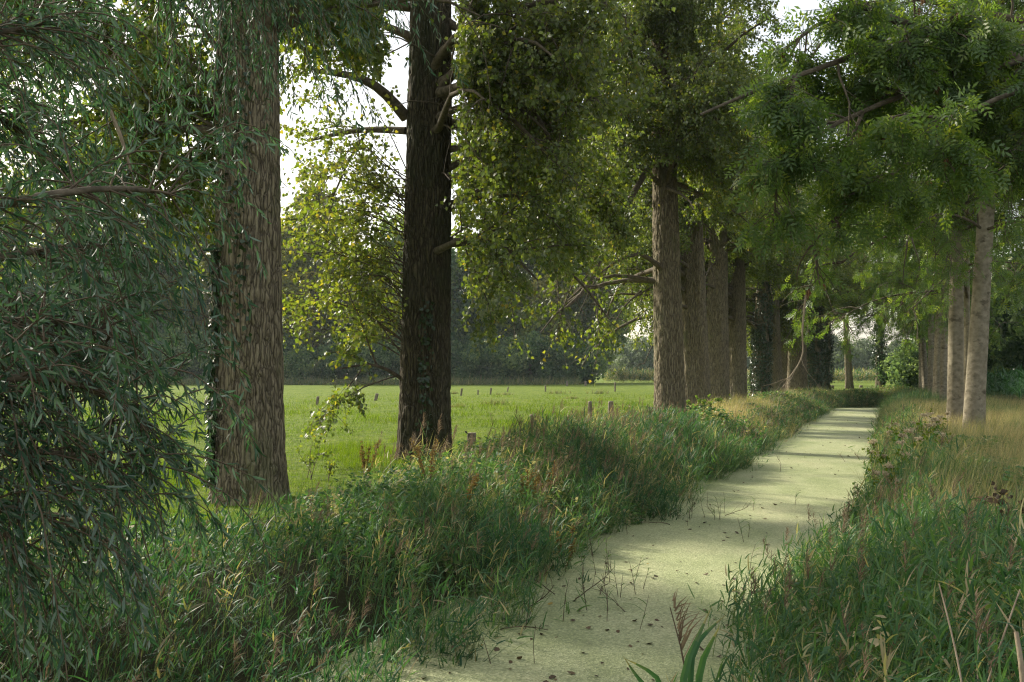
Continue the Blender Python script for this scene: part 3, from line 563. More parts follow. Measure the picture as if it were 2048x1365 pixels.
pal = [(1285, 215, .95, 'pale willow bush far off in the gap left of the row'), (1240, 260, 1.1, 'hazy bush behind the pale one in the sky gap'), (1660, 230, 1.1, 'hazy far tree left of the leaning end poplar'), (1725, 240, 1.0, 'hazy far tree between the two end poplars'), (1800, 225, .95, 'hazy far bush right of the ivy bulge poplar'),
       (1590, 240, 1.2, 'hazy far tree behind the dark end of the row'), (1480, 250, 1.3, 'hazy far tree behind the middle of the row'), (1390, 260, 1.3, 'hazy far tree behind the broad second trunk')]
for i, (px, d, s, lab) in enumerate(pal):
    loc = ((px - 1024) / F * d, d, 0)
    if i == 0: fP.location = loc; fP.scale = (s,) * 3; tag(fP, lab, 'tree', 'pale far trees')
    else: dup(fP, loc, 2.1 * i, s, lab)
rb = [(1850, 92, .62), (1815, 98, .55), (2090, 62, .9), (2010, 90, 1.0), (1960, 96, 1.0), (1900, 100, .95)]
rlab = ['dark bush at the far end of the ash trunks', 'dark bush closing the ditch end', 'dark tree behind the maize at the frame edge', 'dark tree behind the maize right of the leaning ash', 'dark tree behind the leaning ash', 'dark tree behind the row of ash trunks']
for i, (px, d, s) in enumerate(rb):
    src = fS if i < 2 else fB; dup(src, ((px - 1024) / F * d, d, 0), 1.1 * i + .4, s * (1 if i < 2 else .5), rlab[i])['group'] = 'dark trees behind the ash row'

# ------------------------------------------------------------------ blades, reeds and grass
def blades(p, d, L, Wd, droop, rng, ns=5, wind=(.12, -.02, 0)):
    N = len(p); pts = np.zeros((N, ns, 3)); pts[:, 0] = p; dd = nrm(d); st = (L / (ns - 1))[:, None]
    for i in range(1, ns):
        dd = nrm(dd - UP * (np.asarray(droop) * i / ns)[:, None] + np.array(wind) * .5); pts[:, i] = pts[:, i - 1] + dd * st
    side = nrm(np.cross(d, UP + rng.normal(0, .35, (N, 3)))); prof = np.array([.55, 1, .9, .6, .06]) if ns == 5 else np.linspace(1, .05, ns)
    hw = side[:, None] * (prof[None, :, None] * (Wd / 2)[:, None, None]); V = np.stack([pts - hw, pts + hw], 2).reshape(-1, 3)
    i = np.arange(N * ns * 2).reshape(N, ns, 2); q = np.stack([i[:, :-1, 0], i[:, :-1, 1], i[:, 1:, 1], i[:, 1:, 0]], -1).reshape(-1, 4)
    return V, q, ns - 1
class Veg:
    def __init__(s): s.V, s.Q, s.r, s.d, s.m, s.o = [], [], [], [], [], 0
    def add(s, V, q, k, rnd, dry, mi=0):
        s.V.append(V); s.Q.append(q + s.o); s.o += len(V); s.r.append(np.repeat(rnd, k)); s.d.append(np.repeat(dry, k)); s.m.append(np.full(len(q), mi))
    def build(s, name, mats, label, cat):
        return tag(mk(name, np.concatenate(s.V), np.concatenate(s.Q), mats, attrs={'rnd': np.concatenate(s.r), 'dry': np.concatenate(s.d)}, mi=np.concatenate(s.m)), label, cat, kind='stuff')
def azd(a, e): return np.stack([np.cos(a) * np.cos(e), np.sin(a) * np.cos(e), np.sin(e)], -1)
def reeds(veg, pos, h, rng, nb=8, bl=.30, bw=.016, tone=.45, dry=.05, plume=.0):
    N = len(pos); az = rng.normal(0.1, 1.0, N); lean = azd(az, np.radians(np.where(rng.random(N) < .14, rng.uniform(25, 60, N), rng.normal(75, 10, N))))
    V, q, k = blades(pos, lean, h, np.full(N, .007), np.full(N, .08), rng, 5); pr = rng.normal(tone, .14, N); pd = (rng.random(N) < dry) * rng.uniform(.5, 1, N)
    veg.add(V, q, k, np.clip(pr + .1, 0, 1), np.clip(pd + .15, 0, 1))
    t = rng.uniform(.25, 1.0, (N, nb)); P0 = pos[:, None] + lean[:, None] * (h[:, None] * t)[..., None] * .97
    ba = rng.normal(.1, 1.4, (N, nb)) + rng.integers(0, 2, (N, nb)) * pi * .8; be = np.radians(rng.normal(34, 22, (N, nb)) + 16 * t)
    n = N * nb; dd = azd(ba.ravel(), be.ravel()); Ln = (bl * rng.uniform(.6, 1.25, (N, nb)) * (h / .9).clip(.6, 1.3)[:, None]).ravel()
    V, q, k = blades(P0.reshape(-1, 3), dd, Ln, bw * rng.uniform(.6, 1.2, n), rng.uniform(.0, .42, n), rng, 5)
    veg.add(V, q, k, np.clip(np.repeat(pr, nb) + rng.normal(0, .12, n), 0, 1), np.clip(np.repeat(pd, nb) + (rng.random(n) < .035) * .8, 0, 1))
    if plume > 0:
        s = rng.random(N) < plume; plumes(veg, pos[s] + lean[s] * h[s][:, None] * .98, lean[s], rng)
def plumes(veg, top, lean, rng, L=.22, n=34):
    N = len(top)
    if not N: return
    t = rng.uniform(0, 1, (N, n)); P0 = top[:, None] + lean[:, None] * (t * L)[..., None]
    a = rng.normal(.3, 1.1, (N, n)); d = azd(a, np.radians(rng.normal(55, 14, (N, n)))); Ln = (.10 * (1.1 - t) + .03).ravel()
    V, q, k = blades(P0.reshape(-1, 3), d.reshape(-1, 3), Ln, np.full(N * n, .006), np.full(N * n, .5), rng, 3); veg.add(V, q, k, rng.random(N * n), np.zeros(N * n), 1)
def weeds(veg, pos, h, rng, nl=16, ls=.06, tone=.6, dry=.1):
    N = len(pos); lean = azd(rng.uniform(0, 6.3, N), np.radians(rng.normal(76, 10, N))); V, q, k = blades(pos, lean, h, np.full(N, .006), np.full(N, .1), rng, 5); pr = rng.normal(tone, .15, N); pd = (rng.random(N) < dry) * rng.uniform(.4, 1, N)
    veg.add(V, q, k, np.clip(pr, 0, 1), np.clip(pd + .3, 0, 1)); n = N * nl; t = rng.uniform(.15, 1, (N, nl)); p = (pos[:, None] + lean[:, None] * (h[:, None] * t)[..., None]).reshape(-1, 3)
    d = azd(rng.uniform(0, 6.3, n), rng.uniform(-.4, .7, n)); V = place(WIL * [3.2, 1, 1], p, d, nrm(rng.normal(0, .5, (n, 3)) + UP), ls * rng.uniform(.6, 1.4, n)); veg.add(V, rep(WIL_F, n, 8), 3, np.clip(np.repeat(pr, nl) + rng.normal(0, .1, n), 0, 1), np.clip(np.repeat(pd, nl) + (rng.random(n) < .05) * .7, 0, 1))
def tufts(veg, pos, h, rng, nb=7, bw=.006, tone=.5, dry=.3, dr=.5, spread=68):
    N = len(pos); n = N * nb; p = np.repeat(pos, nb, 0) + rng.normal(0, .03, (n, 3)) * [1, 1, 0]
    d = azd(rng.uniform(0, 2 * pi, n), np.radians(rng.uniform(90 - spread, 90, n))); L = np.repeat(h, nb) * rng.uniform(.5, 1.15, n)
    V, q, k = blades(p, d, L, bw * rng.uniform(.6, 1.3, n), rng.uniform(.1, 1, n) * dr, rng, 4)
    veg.add(V, q, k, np.clip(rng.normal(tone, .2, n), 0, 1), np.clip(np.repeat(dry if np.ndim(dry) else np.full(N, dry), nb) + rng.normal(0, .25, n), 0, 1))
def scatter(n, y0, y1, s0, s1, rng, side=-1, pw=1.0, fn=None):
    """points on a bank: s is the distance from the ditch axis"""
    y = y0 + (y1 - y0) * rng.random(n) ** pw; s = rng.uniform(s0, s1, n); x = xc(y) + side * s
    p = np.stack([x, y, gz(x, y) - .03], 1)
    k = s > .92 + .16 * (side < 0) - .55 * (side < 0) * np.clip((10 - y) / 3, 0, 1) + .7 * vn(y * .8, y * 0 + side, 33) * vn(y * 2.3, y * 0 + side, 34) * 1.3 + (side > 0) * (.75 * np.clip((y - 9.5) / 5, 0, 1) - .25 * np.clip((11 - y) / 3, 0, 1))
    if fn is not None: k &= fn(p, s, rng)
    return p[k]
clear = lambda p, s, r: (np.hypot(p[:, 0] - T1[0], p[:, 1] - T1[1]) > .55) & (np.hypot(p[:, 0] - T2[0], p[:, 1] - T2[1]) > .6)
patch = lambda p, sc_, sd: vn(p[:, 0] * sc_, p[:, 1] * sc_, sd)

# left bank, near part: reeds, bright grass and dry stalks
rng = rng_(301); vg = Veg()
p = scatter(12500, 4.2, 25, 1.0, 4.6, rng, -1, .9, lambda p, s, g_: clear(p, s, g_) & (vn(p[:, 0] * 1.5, p[:, 1] * 1.1, 89) > .27)); s_ = -(p[:, 0] - xc(p[:, 1])); tall = patch(p, .5, 40)
hump = np.exp(-((p[:, 1] - 19.5) / 3.2) ** 2)
h = (.36 + .52 * tall + .35 * hump) * np.clip(1.35 - .20 * (s_ - 1.4), .6, 1.2) * rng.uniform(.75, 1.15, len(p))
k = rng.random(len(p)) < np.clip(.35 + tall, 0, 1); 
for lo, tone, dry in ((0, .25, .05), (1, .55, .10)):
    kk = k & ((patch(p, .8, 44) > .5) == bool(lo)); reeds(vg, p[kk], h[kk], rng, 9, .19, .014, tone, dry, .03)
p = scatter(4200, 4.2, 25, 1.0, 5.2, rng, -1, .9, clear); dr = np.clip((patch(p, .55, 47) - .58) * 2.2, 0, 1) * np.clip((p[:, 1] - 8) / 4, .0, 1)
tufts(vg, p, (.30 + .25 * patch(p, .6, 48)), rng, 8, .006, .65, dr, .6)
p = scatter(3600, 4.2, 25, 1.4, 5.0, rng, -1, .9, lambda p, s, g_: clear(p, s, g_) & (patch(p, .6, 81) > .48)); weeds(vg, p, .3 + .4 * patch(p, .7, 82), rng, 18, .06, .75, .12)
p = scatter(900, 4.5, 24, 1.6, 4.6, rng, -1, 1, lambda p, s, g_: clear(p, s, g_) & (patch(p, .9, 83) > .6)); p = p[p[:, 1] > 8.5]; reeds(vg, p, .6 + .35 * rng.random(len(p)), rng, 5, .22, .011, .6, .8, .35)
p = scatter(380, 13, 24, 2.0, 4.6, rng, -1, 1, clear); hump = np.exp(-((p[:, 1] - 19.5) / 3.2) ** 2); reeds(vg, p, .55 + .45 * hump * rng.random(len(p)), rng, 5, .25, .013, .6, .65, .55)
vg.build('reeds', [M['reed'], M['plume']], 'dense green reeds and grass on the bank below the two near poplars', 'reeds')
# left bank, far part: dry grass and herbs
rng = rng_(302); vg = Veg()
p = scatter(9000, 22, 82, 1.0, 4.6, rng, -1, .8); tl = patch(p, .5, 50); dr = np.clip((patch(p, .3, 51) - .28) * 1.9, 0, 1)
tufts(vg, p, .45 + .45 * tl, rng, 9, .016, .45, dr, .7)
p = scatter(3000, 22, 80, 1.3, 2.6, rng, -1, .8); reeds(vg, p, .4 + .4 * rng.random(len(p)), rng, 7, .26, .022, .35, .15, .1)
p = scatter(3400, 20, 80, 1.4, 4.6, rng, -1, .7, lambda p, s, g_: patch(p, .4, 84) > .5); weeds(vg, p, .35 + .45 * patch(p, .5, 85), rng, 16, .10, .7, .25)
vg.build('bank_grass', [M['reed'], M['plume']], 'tall tawny grass and herbs on the far bank below the poplar row', 'grass')
# right bank, near: reeds
rng = rng_(303); vg = Veg()
p = scatter(8200, 2.6, 14, .7, 5.2, rng, 1, .9, lambda p, s, g_: s < 4.4 - .30 * np.maximum(p[:, 1] - 5, 0) + .8 * (patch(p, .7, 86) - .5)); p = p[np.hypot(p[:, 0], p[:, 1]) > 2.3]
tl = patch(p, .7, 60); reeds(vg, p, (.42 + .40 * tl) * rng.uniform(.75, 1.2, len(p)), rng, 9, .20, .0145, .58, .07, .04)
p = scatter(2200, 2.6, 14, 1.4, 6.0, rng, 1, .9); p = p[np.hypot(p[:, 0], p[:, 1]) > 2.3]; tufts(vg, p, .28 + .25 * patch(p, .7, 61), rng, 8, .008, .5, np.clip((patch(p, .6, 62) - .5) * 2, 0, 1), .8)
p = scatter(1500, 2.6, 20, 1.4, 4.4, rng, 1, .8, lambda p, s, g_: (np.hypot(p[:, 0], p[:, 1]) > 2.3) & (patch(p, .8, 87) > .5)); weeds(vg, p, .3 + .4 * patch(p, .7, 88), rng, 18, .06, .75, .1)
vg.build('reeds', [M['reed'], M['plume']], 'green reeds crowding the near bank in the lower right corner', 'reeds')
# right bank, further: dry straw-coloured grass
rng = rng_(304); vg = Veg()
p = scatter(14000, 5, 45, 2.0, 10, rng, 1, .85, lambda p, s, g_: s > 3.9 - .30 * np.maximum(p[:, 1] - 5, 0)); dr = np.clip(.22 + .55 * np.clip((p[:, 0] - xc(p[:, 1]) - 2.2) / 2.0, 0, 1) + 1.5 * (patch(p, .7, 63) - .45), 0, 1)
tufts(vg, p, .45 + .35 * patch(p, .5, 64), rng, 9, .009, .5, dr, .5, 40)
p = scatter(6500, 30, 90, 1.0, 7, rng, 1, .8); tufts(vg, p, .5 + .4 * patch(p, .4, 66), rng, 9, .022, .35, np.clip((patch(p, .3, 67) - .4) * 1.2, 0, 1), .6)
p = scatter(1800, 12, 34, 1.0, 3.0, rng, 1, .9); reeds(vg, p, .4 + .4 * rng.random(len(p)), rng, 7, .22, .018, .6, .08, .05)
vg.build('dry_grass', [M['reed'], M['plume']], 'straw coloured tall grass around the pale ash trunks', 'grass')
# meadow blades
rng = rng_(305); n = 210000
d = 1 / rng.uniform(1 / 75, 1 / 9, n); px = rng.uniform(-80, 1330, n); x = (px - 1024) / F * d; k = (x < xc(d) - 4.0); x, d = x[k], d[k]; n = len(x)
hh = .62 * (.05 + .05 * vn(x * .9, d * .9, 70) + .15 * (vn(x * .8, d * .4, 71) > .68)) * np.clip(d / 22, .9, 1.6) * rng.uniform(.6, 1.3, n)
pos = np.stack([x, d, gz(x, d) - .01], 1); dd = azd(rng.uniform(0, 2 * pi, n), np.radians(rng.uniform(35, 90, n)))
V, q, kf = blades(pos, dd, hh * 1.3, .008 * np.clip(d / 18, .8, 2.6), rng.uniform(.1, .8, n), rng, 3)
vm = Veg(); vm.add(V, q, kf, np.clip(rng.normal(.3, .15, n) + .75 * (vn(x * .35, d * .25, 72) - .25) * rng.random(n), 0, 1), np.zeros(n)); vm.build('meadow_grass', [M['grass']], 'short sunlit green grass of the grazed meadow', 'grass')
# tall grass along the wood edge, reed strips far off
rng = rng_(306); vg = Veg(); n = 5000
x = rng.uniform(-85, 9, n); y = rng.uniform(131, 137, n); tufts(vg, np.stack([x, y, 0 * x], 1), rng.uniform(.6, 1.6, n), rng, 6, .07, .4, .35, .5)
vg.build('tall_grass', [M['reed'], M['plume']], 'band of tall rough grass along the foot of the wood', 'grass')
rng = rng_(307); vg = Veg(); n = 6000
x = rng.uniform(14, 75, n); y = rng.uniform(150, 156, n); reeds(vg, np.stack([x, y, 0 * x], 1), rng.uniform(1.2, 2.1, n), rng, 4, .6, .07, .4, .5, 0)
vg.build('far_reeds', [M['reed'], M['plume']], 'pale strip of reeds crossing behind the meadow far away', 'reeds')
# maize
rng = rng_(308); vg = Veg(); xs, yy = np.meshgrid(np.arange(0, 26, .75), np.arange(33, 78, .5)); x = (xs + .38 * yy + 6.2 + rng.normal(0, .08, xs.shape)).ravel(); y = (yy + rng.normal(0, .1, yy.shape)).ravel()
reeds(vg, np.stack([x, y, gz(x, y)], 1), rng.uniform(1.35, 1.75, len(x)), rng, 9, .55, .06, .3, 0, 0)
vg.build('maize', [M['maize'], M['plume']], 'field of dark green maize behind the pale ash trunks', 'crop')

# ------------------------------------------------------------------ small things
# ash keys: brown hanging seed bunches on the near ash
rng = rng_(401); nk = 26; kp = azd(rng.uniform(0, 2 * pi, nk), rng.uniform(-1.5, -.6, nk)); V, q, kf = blades(np.zeros((nk, 3)), kp, rng.uniform(.05, .10, nk), np.full(nk, .010), np.full(nk, .8), rng, 4)
tops = tw[rng.choice(len(tw), 420)][:, 2]; tops = tops[(tops[:, 0] < 0) & (tops[:, 2] < 6)][:55]
for j, pt in enumerate(tops):
    if j == 0: kb = mk('seed_cluster', V, q, M['keys'], root_ash, {'rnd': np.repeat(rng.random(nk), kf)})
    else: kb = kb.copy(); C.objects.link(kb)
    kb.location = pt; kb.rotation_euler = (0, 0, j); kb.scale = (rng.uniform(.8, 1.4),) * 3
# broken branch hanging from the ash
bp = [P(1612, 590, 9.9), P(1606, 640, 9.9), P(1603, 672, 9.9), P(1609, 700, 9.9), P(1600, 728, 9.85), P(1580, 752, 9.8), P(1566, 775, 9.8)]
root = thing('broken_branch', 'pale dead branch hanging down from the ash leaves over the ditch', 'branch', bp[0])
a = way(np.array(bp) - bp[0], 14); v, q = tubes(a[None], np.linspace(.011, .004, 14)[None], 7); mk('stem', v, q, M['deadwood'], root, smooth=True)
rng = rng_(402); p_, d_, ix, t = spawn(a[None], 9, .6, 1, 35, rng); g = grow(p_, nrm(d_ - UP * .3), rng.uniform(.15, .45, 9), 6, .1, .18, rng); v, q = tubes(g, np.linspace(1, .4, 6)[None] * np.full((9, 1), .003), 4); mk('twigs', v, q, M['deadwood'], root, smooth=True)
# fence posts
def post_mesh(seed, wd, H):
    rng = rng_(seed); zz = np.linspace(-.3, H, 12); ring = np.array([(-1, -.75), (-.75, -1), (.75, -1), (1, -.75), (1, .75), (.75, 1), (-.75, 1), (-1, .75)]) * wd / 2
    V = np.array([[x * (1 + rng.normal(0, .04)) * (1 - .12 * max(0, (z - H + .06) / .06)), y * (1 + rng.normal(0, .04)), z + (.02 * x / wd if z == H else 0)] for z in zz for x, y in ring])
    i = np.arange(96).reshape(12, 8); q = np.stack([i[:-1], np.roll(i[:-1], -1, 1), np.roll(i[1:], -1, 1), i[1:]], -1).reshape(-1, 4)
    return V, [q, np.array([i[-1]])]
PM = [post_mesh(501 + j, wd, 1.0) for j, wd in enumerate((.13, .17, .10))]
posts = [(941, 866, 19.5, 1, .06, 1, 'low fence post with a black insulator right of the dark poplar'), (1072, 828, 26, 0, -.18, 0, 'leaning fence post poking out of the reeds'), (1180, 803, 33, 0, .0, 0, 'slim upright post of the pair in front of the meadow'),
    (1221, 803, 33.5, 1, .02, 0, 'stout square post of the pair in front of the meadow'), (1301, 815, 31, 1, .03, 1, 'short post with black insulators at the foot of the stout poplar'), (411, 799, 43, 0, .08, 0, 'meadow post seen left of the first poplar'),
    (634, 793, 50, 0, .12, 0, 'grey meadow post right of the first poplar, upright'), (701, 791, 55, 1, .42, 0, 'strongly leaning meadow post left of the dark poplar'), (751, 787, 57, 1, .25, 0, 'slightly leaning meadow post nearest to the dark poplar on its left'),
    (713, 757, 78, 2, .0, 0, 'tall thin far post behind the leaning meadow posts'), (922, 777, 70, 0, .12, 0, 'far meadow post first right of the dark poplar'), (956, 780, 73, 2, .0, 0, 'short far post second right of the dark poplar'),
    (981, 776, 75, 0, .1, 0, 'far meadow post third right of the dark poplar'), (1015, 774, 84, 2, .15, 0, 'far meadow post fourth right of the dark poplar'), (1091, 771, 84, 0, .0, 0, 'upright far post in the middle of the bright meadow strip'),
    (1134, 763, 122, 1, .0, 0, 'distant post before the wood, left of its end'), (1171, 763, 122, 1, .0, 0, 'distant post before the reed strip'), (1230, 765, 84, 0, .0, 0, 'thin far post just left of the stout poplar'),
    (1665, 771, 104, 1, 0, 0, 'small post at the ditch end left of the leaning poplar'), (1722, 771, 104, 1, 0, 0, 'small post between the two end poplars'), (1806, 768, 106, 1, 0, 0, 'small post right of the ivy bulge poplar')]
pmeshes = {}
for px_, pt_, d_, kd, ln, ins, lab in posts:
    b = P(px_, 0, d_); b[2] = float(gz(b[0], b[1])); Hh = CZ - (pt_ - 745) / F * d_ - b[2]
    if kd not in pmeshes: o_ = mk('fence_post', PM[kd][0], PM[kd][1], M['post']); pmeshes[kd] = o_
    else: o_ = pmeshes[kd].copy(); C.objects.link(o_)
    sw = 1.6 if d_ > 100 else 1; o_.location = b; o_.scale = (sw, sw, Hh); o_.rotation_euler = (0, ln, 0); tag(o_, lab, 'post', 'old fence posts on and around the meadow')
    if ins:
        for k_ in range(1 if px_ < 1000 else 2):
            v, q = tubes(np.array([[[-.07, -.02, .97 - .2 * k_], [-.10, -.03, .98 - .2 * k_], [-.12, -.03, 1.03 - .2 * k_], [-.12, -.03, 1.09 - .2 * k_]]]), np.array([[.012, .016, .026, .014]]), 8); mk('insulator', v, q, M['black'], o_, smooth=True)
# leaves afloat on the duckweed
def dead_leaf(seed):
    rng = rng_(seed); u = np.array([(-.2, 0), (.2, 0), (-.5, .3), (0, .32), (.5, .3), (-.36, .65), (0, .66), (.36, .65), (0, 1.0)]); c = rng.uniform(.2, .7)
    V = np.stack([u[:, 0] * (1 - .35 * c), u[:, 1] - .5, .28 * c * np.abs(u[:, 0]) * 2 + .16 * c * (u[:, 1] - .5) ** 2 * 4 + rng.normal(0, .05, 9) + .06], 1)
    return V, [np.array([[0, 1, 3, 2], [2, 3, 6, 5], [3, 4, 7, 6]]), np.array([[1, 4, 3], [5, 6, 8], [6, 7, 8]])]
rng = rng_(410); lm = []
for j in range(6):
    V, q = dead_leaf(420 + j); lm.append(mk('fallen_leaf', V, q, M['deadleaf'], None, {'rnd': np.full(6, (.15, .3, .5, .65, .2, 1.0)[j])}))
cnt = 0; first = set()
while cnt < 230:
    d_ = 1 / rng.uniform(1 / 60, 1 / 6.3); x = float(xc(d_)) + rng.uniform(-1.3, 1.3); j = int(rng.choice(6, p=(.24, .24, .2, .12, .17, .03)))
    o_ = lm[j]
    if j in first: o_ = o_.copy(); C.objects.link(o_)
    first.add(j); s_ = rng.uniform(.025, .07) * (1 if d_ < 25 else 1.3); o_.location = (x, d_, WZ + .002); o_.rotation_euler = (rng.normal(0, .25), rng.normal(0, .25), rng.uniform(0, 6.3)); o_.scale = (s_, s_, s_)
    if j == 5: tag(o_, 'yellow fallen leaf floating on the pale duckweed', 'leaf', 'yellow leaves on the duckweed')
    else: tag(o_, 'brown curled fallen leaf floating on the pale duckweed', 'leaf', 'brown leaves on the duckweed')
    cnt += 1
# reed shoots and dead twigs standing in the water
def shoot(seed):
    rng = rng_(seed); root = bpy.data.objects.new('reed_shoot', None); C.objects.link(root); H = rng.uniform(.22, .42)
    a = grow(np.zeros((1, 3)), np.array([[rng.normal(0, .15), rng.normal(0, .1), 1.]]), np.array([H]), 6, .02, .05, rng); v, q = tubes(a, np.linspace(.004, .002, 6)[None], 4); mk('stem', v, q, M['twig'], root, smooth=True)
    for k_ in range(3 + seed % 2):
        p_, d_ = along(a, np.array([0]), np.array([.35 + .2 * k_])); az_ = rng.uniform(0, 6.3); V, q, kf = blades(p_, azd(np.array([az_]), np.array([.8])), np.array([rng.uniform(.12, .22)]), np.array([.009]), np.array([.5]), rng); mk('leaf_blade', V, q, M['reed'], root, {'rnd': np.full(kf, .6), 'dry': np.full(kf, .1)})
    return root
def dtwig(seed):
    rng = rng_(seed); a = grow(np.zeros((1, 3)), np.array([[1., 0, rng.uniform(.1, .7)]]), np.array([rng.uniform(.3, .6)]), 8, .02, .12, rng); p_, d_, ix, t = spawn(a, 5, .2, .95, 45, rng); b_ = grow(p_, d_ + UP * .25, rng.uniform(.08, .25, 5), 8, .0, .15, rng)
    v, q = joinm([tubes(a, np.linspace(.006, .003, 8)[None], 4), tubes(b_, np.linspace(.003, .0015, 8)[None] * np.ones((5, 1)), 3)]); return mk('dead_twig', v, q, M['twig'], None, smooth=True)
rng = rng_(430); sh = [shoot(431 + j) for j in range(5)]; used_s = set()
spots = [(rng.normal(1330, 60), rng.normal(1030, 16)) for _ in range(22)] + [(rng.normal(1180, 90), rng.normal(1180, 35)) for _ in range(26)] + [(rng.normal(1000, 70), rng.normal(1260, 30)) for _ in range(12)] + [(1497, 1075), (1488, 1085), (1440, 1040), (1545, 1145), (1500, 1150), (1590, 1010)]
for j, (px_, py_) in enumerate(spots):
    d_ = (CZ - WZ) * F / (py_ - 745); b = P(px_, py_, d_)
    if abs(b[0] - xc(b[1])) > 1.5: b[0] = xc(b[1]) + 1.35 * np.sign(b[0] - xc(b[1]))
    o_ = sh[j % 5] if j < 5 else dup(sh[j % 5], b); o_.location = b - UP * .02; o_.rotation_euler = (0, 0, rng.uniform(0, 6.3)); tag(o_, 'thin reed shoot standing in the duckweed near the bank', 'reed', 'reed shoots standing in the duckweed')
dt = [dtwig(441 + j) for j in range(4)]
tspots = [(1300, 1035), (1380, 1040), (1340, 1050), (1430, 1035), (1450, 1032), (1150, 1200), (1200, 1190), (1060, 1215), (1250, 1225), (1110, 1190), (1000, 1260), (1730, 905), (1690, 925), (1560, 945)]
for j, (px_, py_) in enumerate(tspots):
    d_ = (CZ - WZ) * F / (py_ - 745); b = P(px_, py_, d_); o_ = dt[j]if j < 4 else dt[j % 4].copy()
    if j >= 4: C.objects.link(o_)
    o_.location = b + UP * .005; o_.rotation_euler = (0, 0, rng.uniform(0, 6.3)); tag(o_, 'dark dead twig lying in the duckweed', 'twig', 'dead twigs in the duckweed')
# saplings and a bramble
def leafy(name, label, cat, base, H, ns, nl, ls, mat, seed, spread=.5, group=None, stem='twig'):
    rng = rng_(seed); root = thing(name, label, cat, base, 0, group); a = grow(np.zeros((ns, 3)) + rng.normal(0, .03, (ns, 3)) * [1, 1, 0], np.stack([rng.normal(0, spread, ns), rng.normal(0, spread, ns), np.ones(ns)], 1), H * rng.uniform(.6, 1.05, ns), 7, .04, .10, rng)
    p_, d_, ix, t = spawn(a, ns * 5, .3, 1, 50, rng); b_ = grow(p_, d_, rng.uniform(.1, .3, ns * 5) * H, 4, .05, .15, rng)
    v, q = joinm([tubes(a, np.linspace(.006, .002, 7)[None] * np.ones((ns, 1)), 4), tubes(b_, np.linspace(.002, .001, 4)[None] * np.ones((ns * 5, 1)), 3)]); mk('stems', v, q, M[stem], root, smooth=True)
    v, q, rn = leaves(b_, nl, rng, ls, KITE, KITE_F, hang=.1, jit=.01); mk('leaves', v, q, M[mat], root, {'rnd': rn}); return root, a
def gp(px_, d_): b = P(px_, 0, d_); b[2] = float(gz(b[0], b[1])); return b
leafy('sapling', 'small leafy sapling on the meadow edge between the two near poplars', 'sapling', gp(622, 15.5), .72, 4, 160, .05, 'poplar', 450, .18)
leafy('sapling', 'tiny sapling just right of the taller one at the meadow edge', 'sapling', gp(655, 15), .5, 3, 90, .045, 'poplar', 451, .2)
leafy('bramble_bush', 'thin dark bramble beside the stout square fence post', 'shrub', gp(1252, 32), .62, 12, 260, .05, 'poplar', 452, .45)
leafy('bramble_bush', 'small bramble at the foot of the stout poplar', 'shrub', gp(1290, 29), .4, 9, 180, .05, 'poplar', 453, .5)
leafy('elder_bush', 'leafy green bush in front of the second trunk of the row', 'shrub', gp(1393, 33), .95, 12, 700, .08, 'ash', 454, .3)
leafy('elder_bush', 'leafy bush right of the leafy green one below the row', 'shrub', gp(1440, 37), .8, 10, 420, .08, 'poplar', 455, .4)
# hemp agrimony with pink flower heads
def agrimony(base, H, seed, label):
    root, a = leafy('flowering_plant', label, 'plant', base, H * .95, 6, 170, .05, 'grass', seed, .22, 'pink flowering plants at the water edge'); rng = rng_(seed + 1)
    for k_ in range(6):
        tip = a[k_, -1]; m_ = 60; p_ = tip + rng.normal(0, 1, (m_, 3)) * [.030, .030, .012]; V = place(KITE, p_, nrm(rng.normal(0, 1, (m_, 3)) + UP), nrm(rng.normal(0, 1, (m_, 3)) + UP), np.full(m_, .034)); mk('flower_head', V, rep(KITE_F, m_, 4), M['flower'], root, {'rnd': np.repeat(rng.random(m_), 2)})
ag = [(1836, 17, 1.05, 'tall pink flowering plant with the fullest heads at the water edge'), (1812, 15, .85, 'pink flowering plant in front of the fullest one'), (1752, 20, .8, 'dull pink flowering plant leaning over the duckweed'), (1862, 18.5, .9, 'pink flowering plant right of the fullest one'), (1785, 22, .95, 'pink flowering plant behind the others at the ditch'), (1880, 21, .95, 'pink flowering plant just before the pale ash trunks'), (1770, 13.5, .7, 'faded flowering plant nearest to the camera')]
for j, (px_, d_, H, lab) in enumerate(ag): agrimony(gp(px_, d_), H, 460 + 2 * j, lab)
# rusty dock seed heads
def dock(base, H, seed, label):
    rng = rng_(seed); root = thing('dock_plant', label, 'plant', base, 0, 'rusty seeding plants on the bank'); a = grow(np.zeros((4, 3)), np.stack([rng.normal(0, .2, 4), rng.normal(0, .2, 4), np.ones(4)], 1), H * rng.uniform(.7, 1, 4), 7, .03, .07, rng); v, q = tubes(a, np.linspace(.006, .002, 7)[None] * np.ones((4, 1)), 4); mk('stems', v, q, M['twig'], root, smooth=True)
    for k_ in range(4):
        p_, tg = along(a, np.full(130, k_), rng.uniform(.5, 1, 130)); p_ = p_ + rng.normal(0, .015, (130, 3)); V = place(KITE, p_, nrm(rng.normal(0, 1, (130, 3))), nrm(rng.normal(0, 1, (130, 3))), np.full(130, .026)); mk('seed_head', V, rep(KITE_F, 130, 4), M['ochre'], root, {'rnd': np.repeat(rng.random(130), 2)})
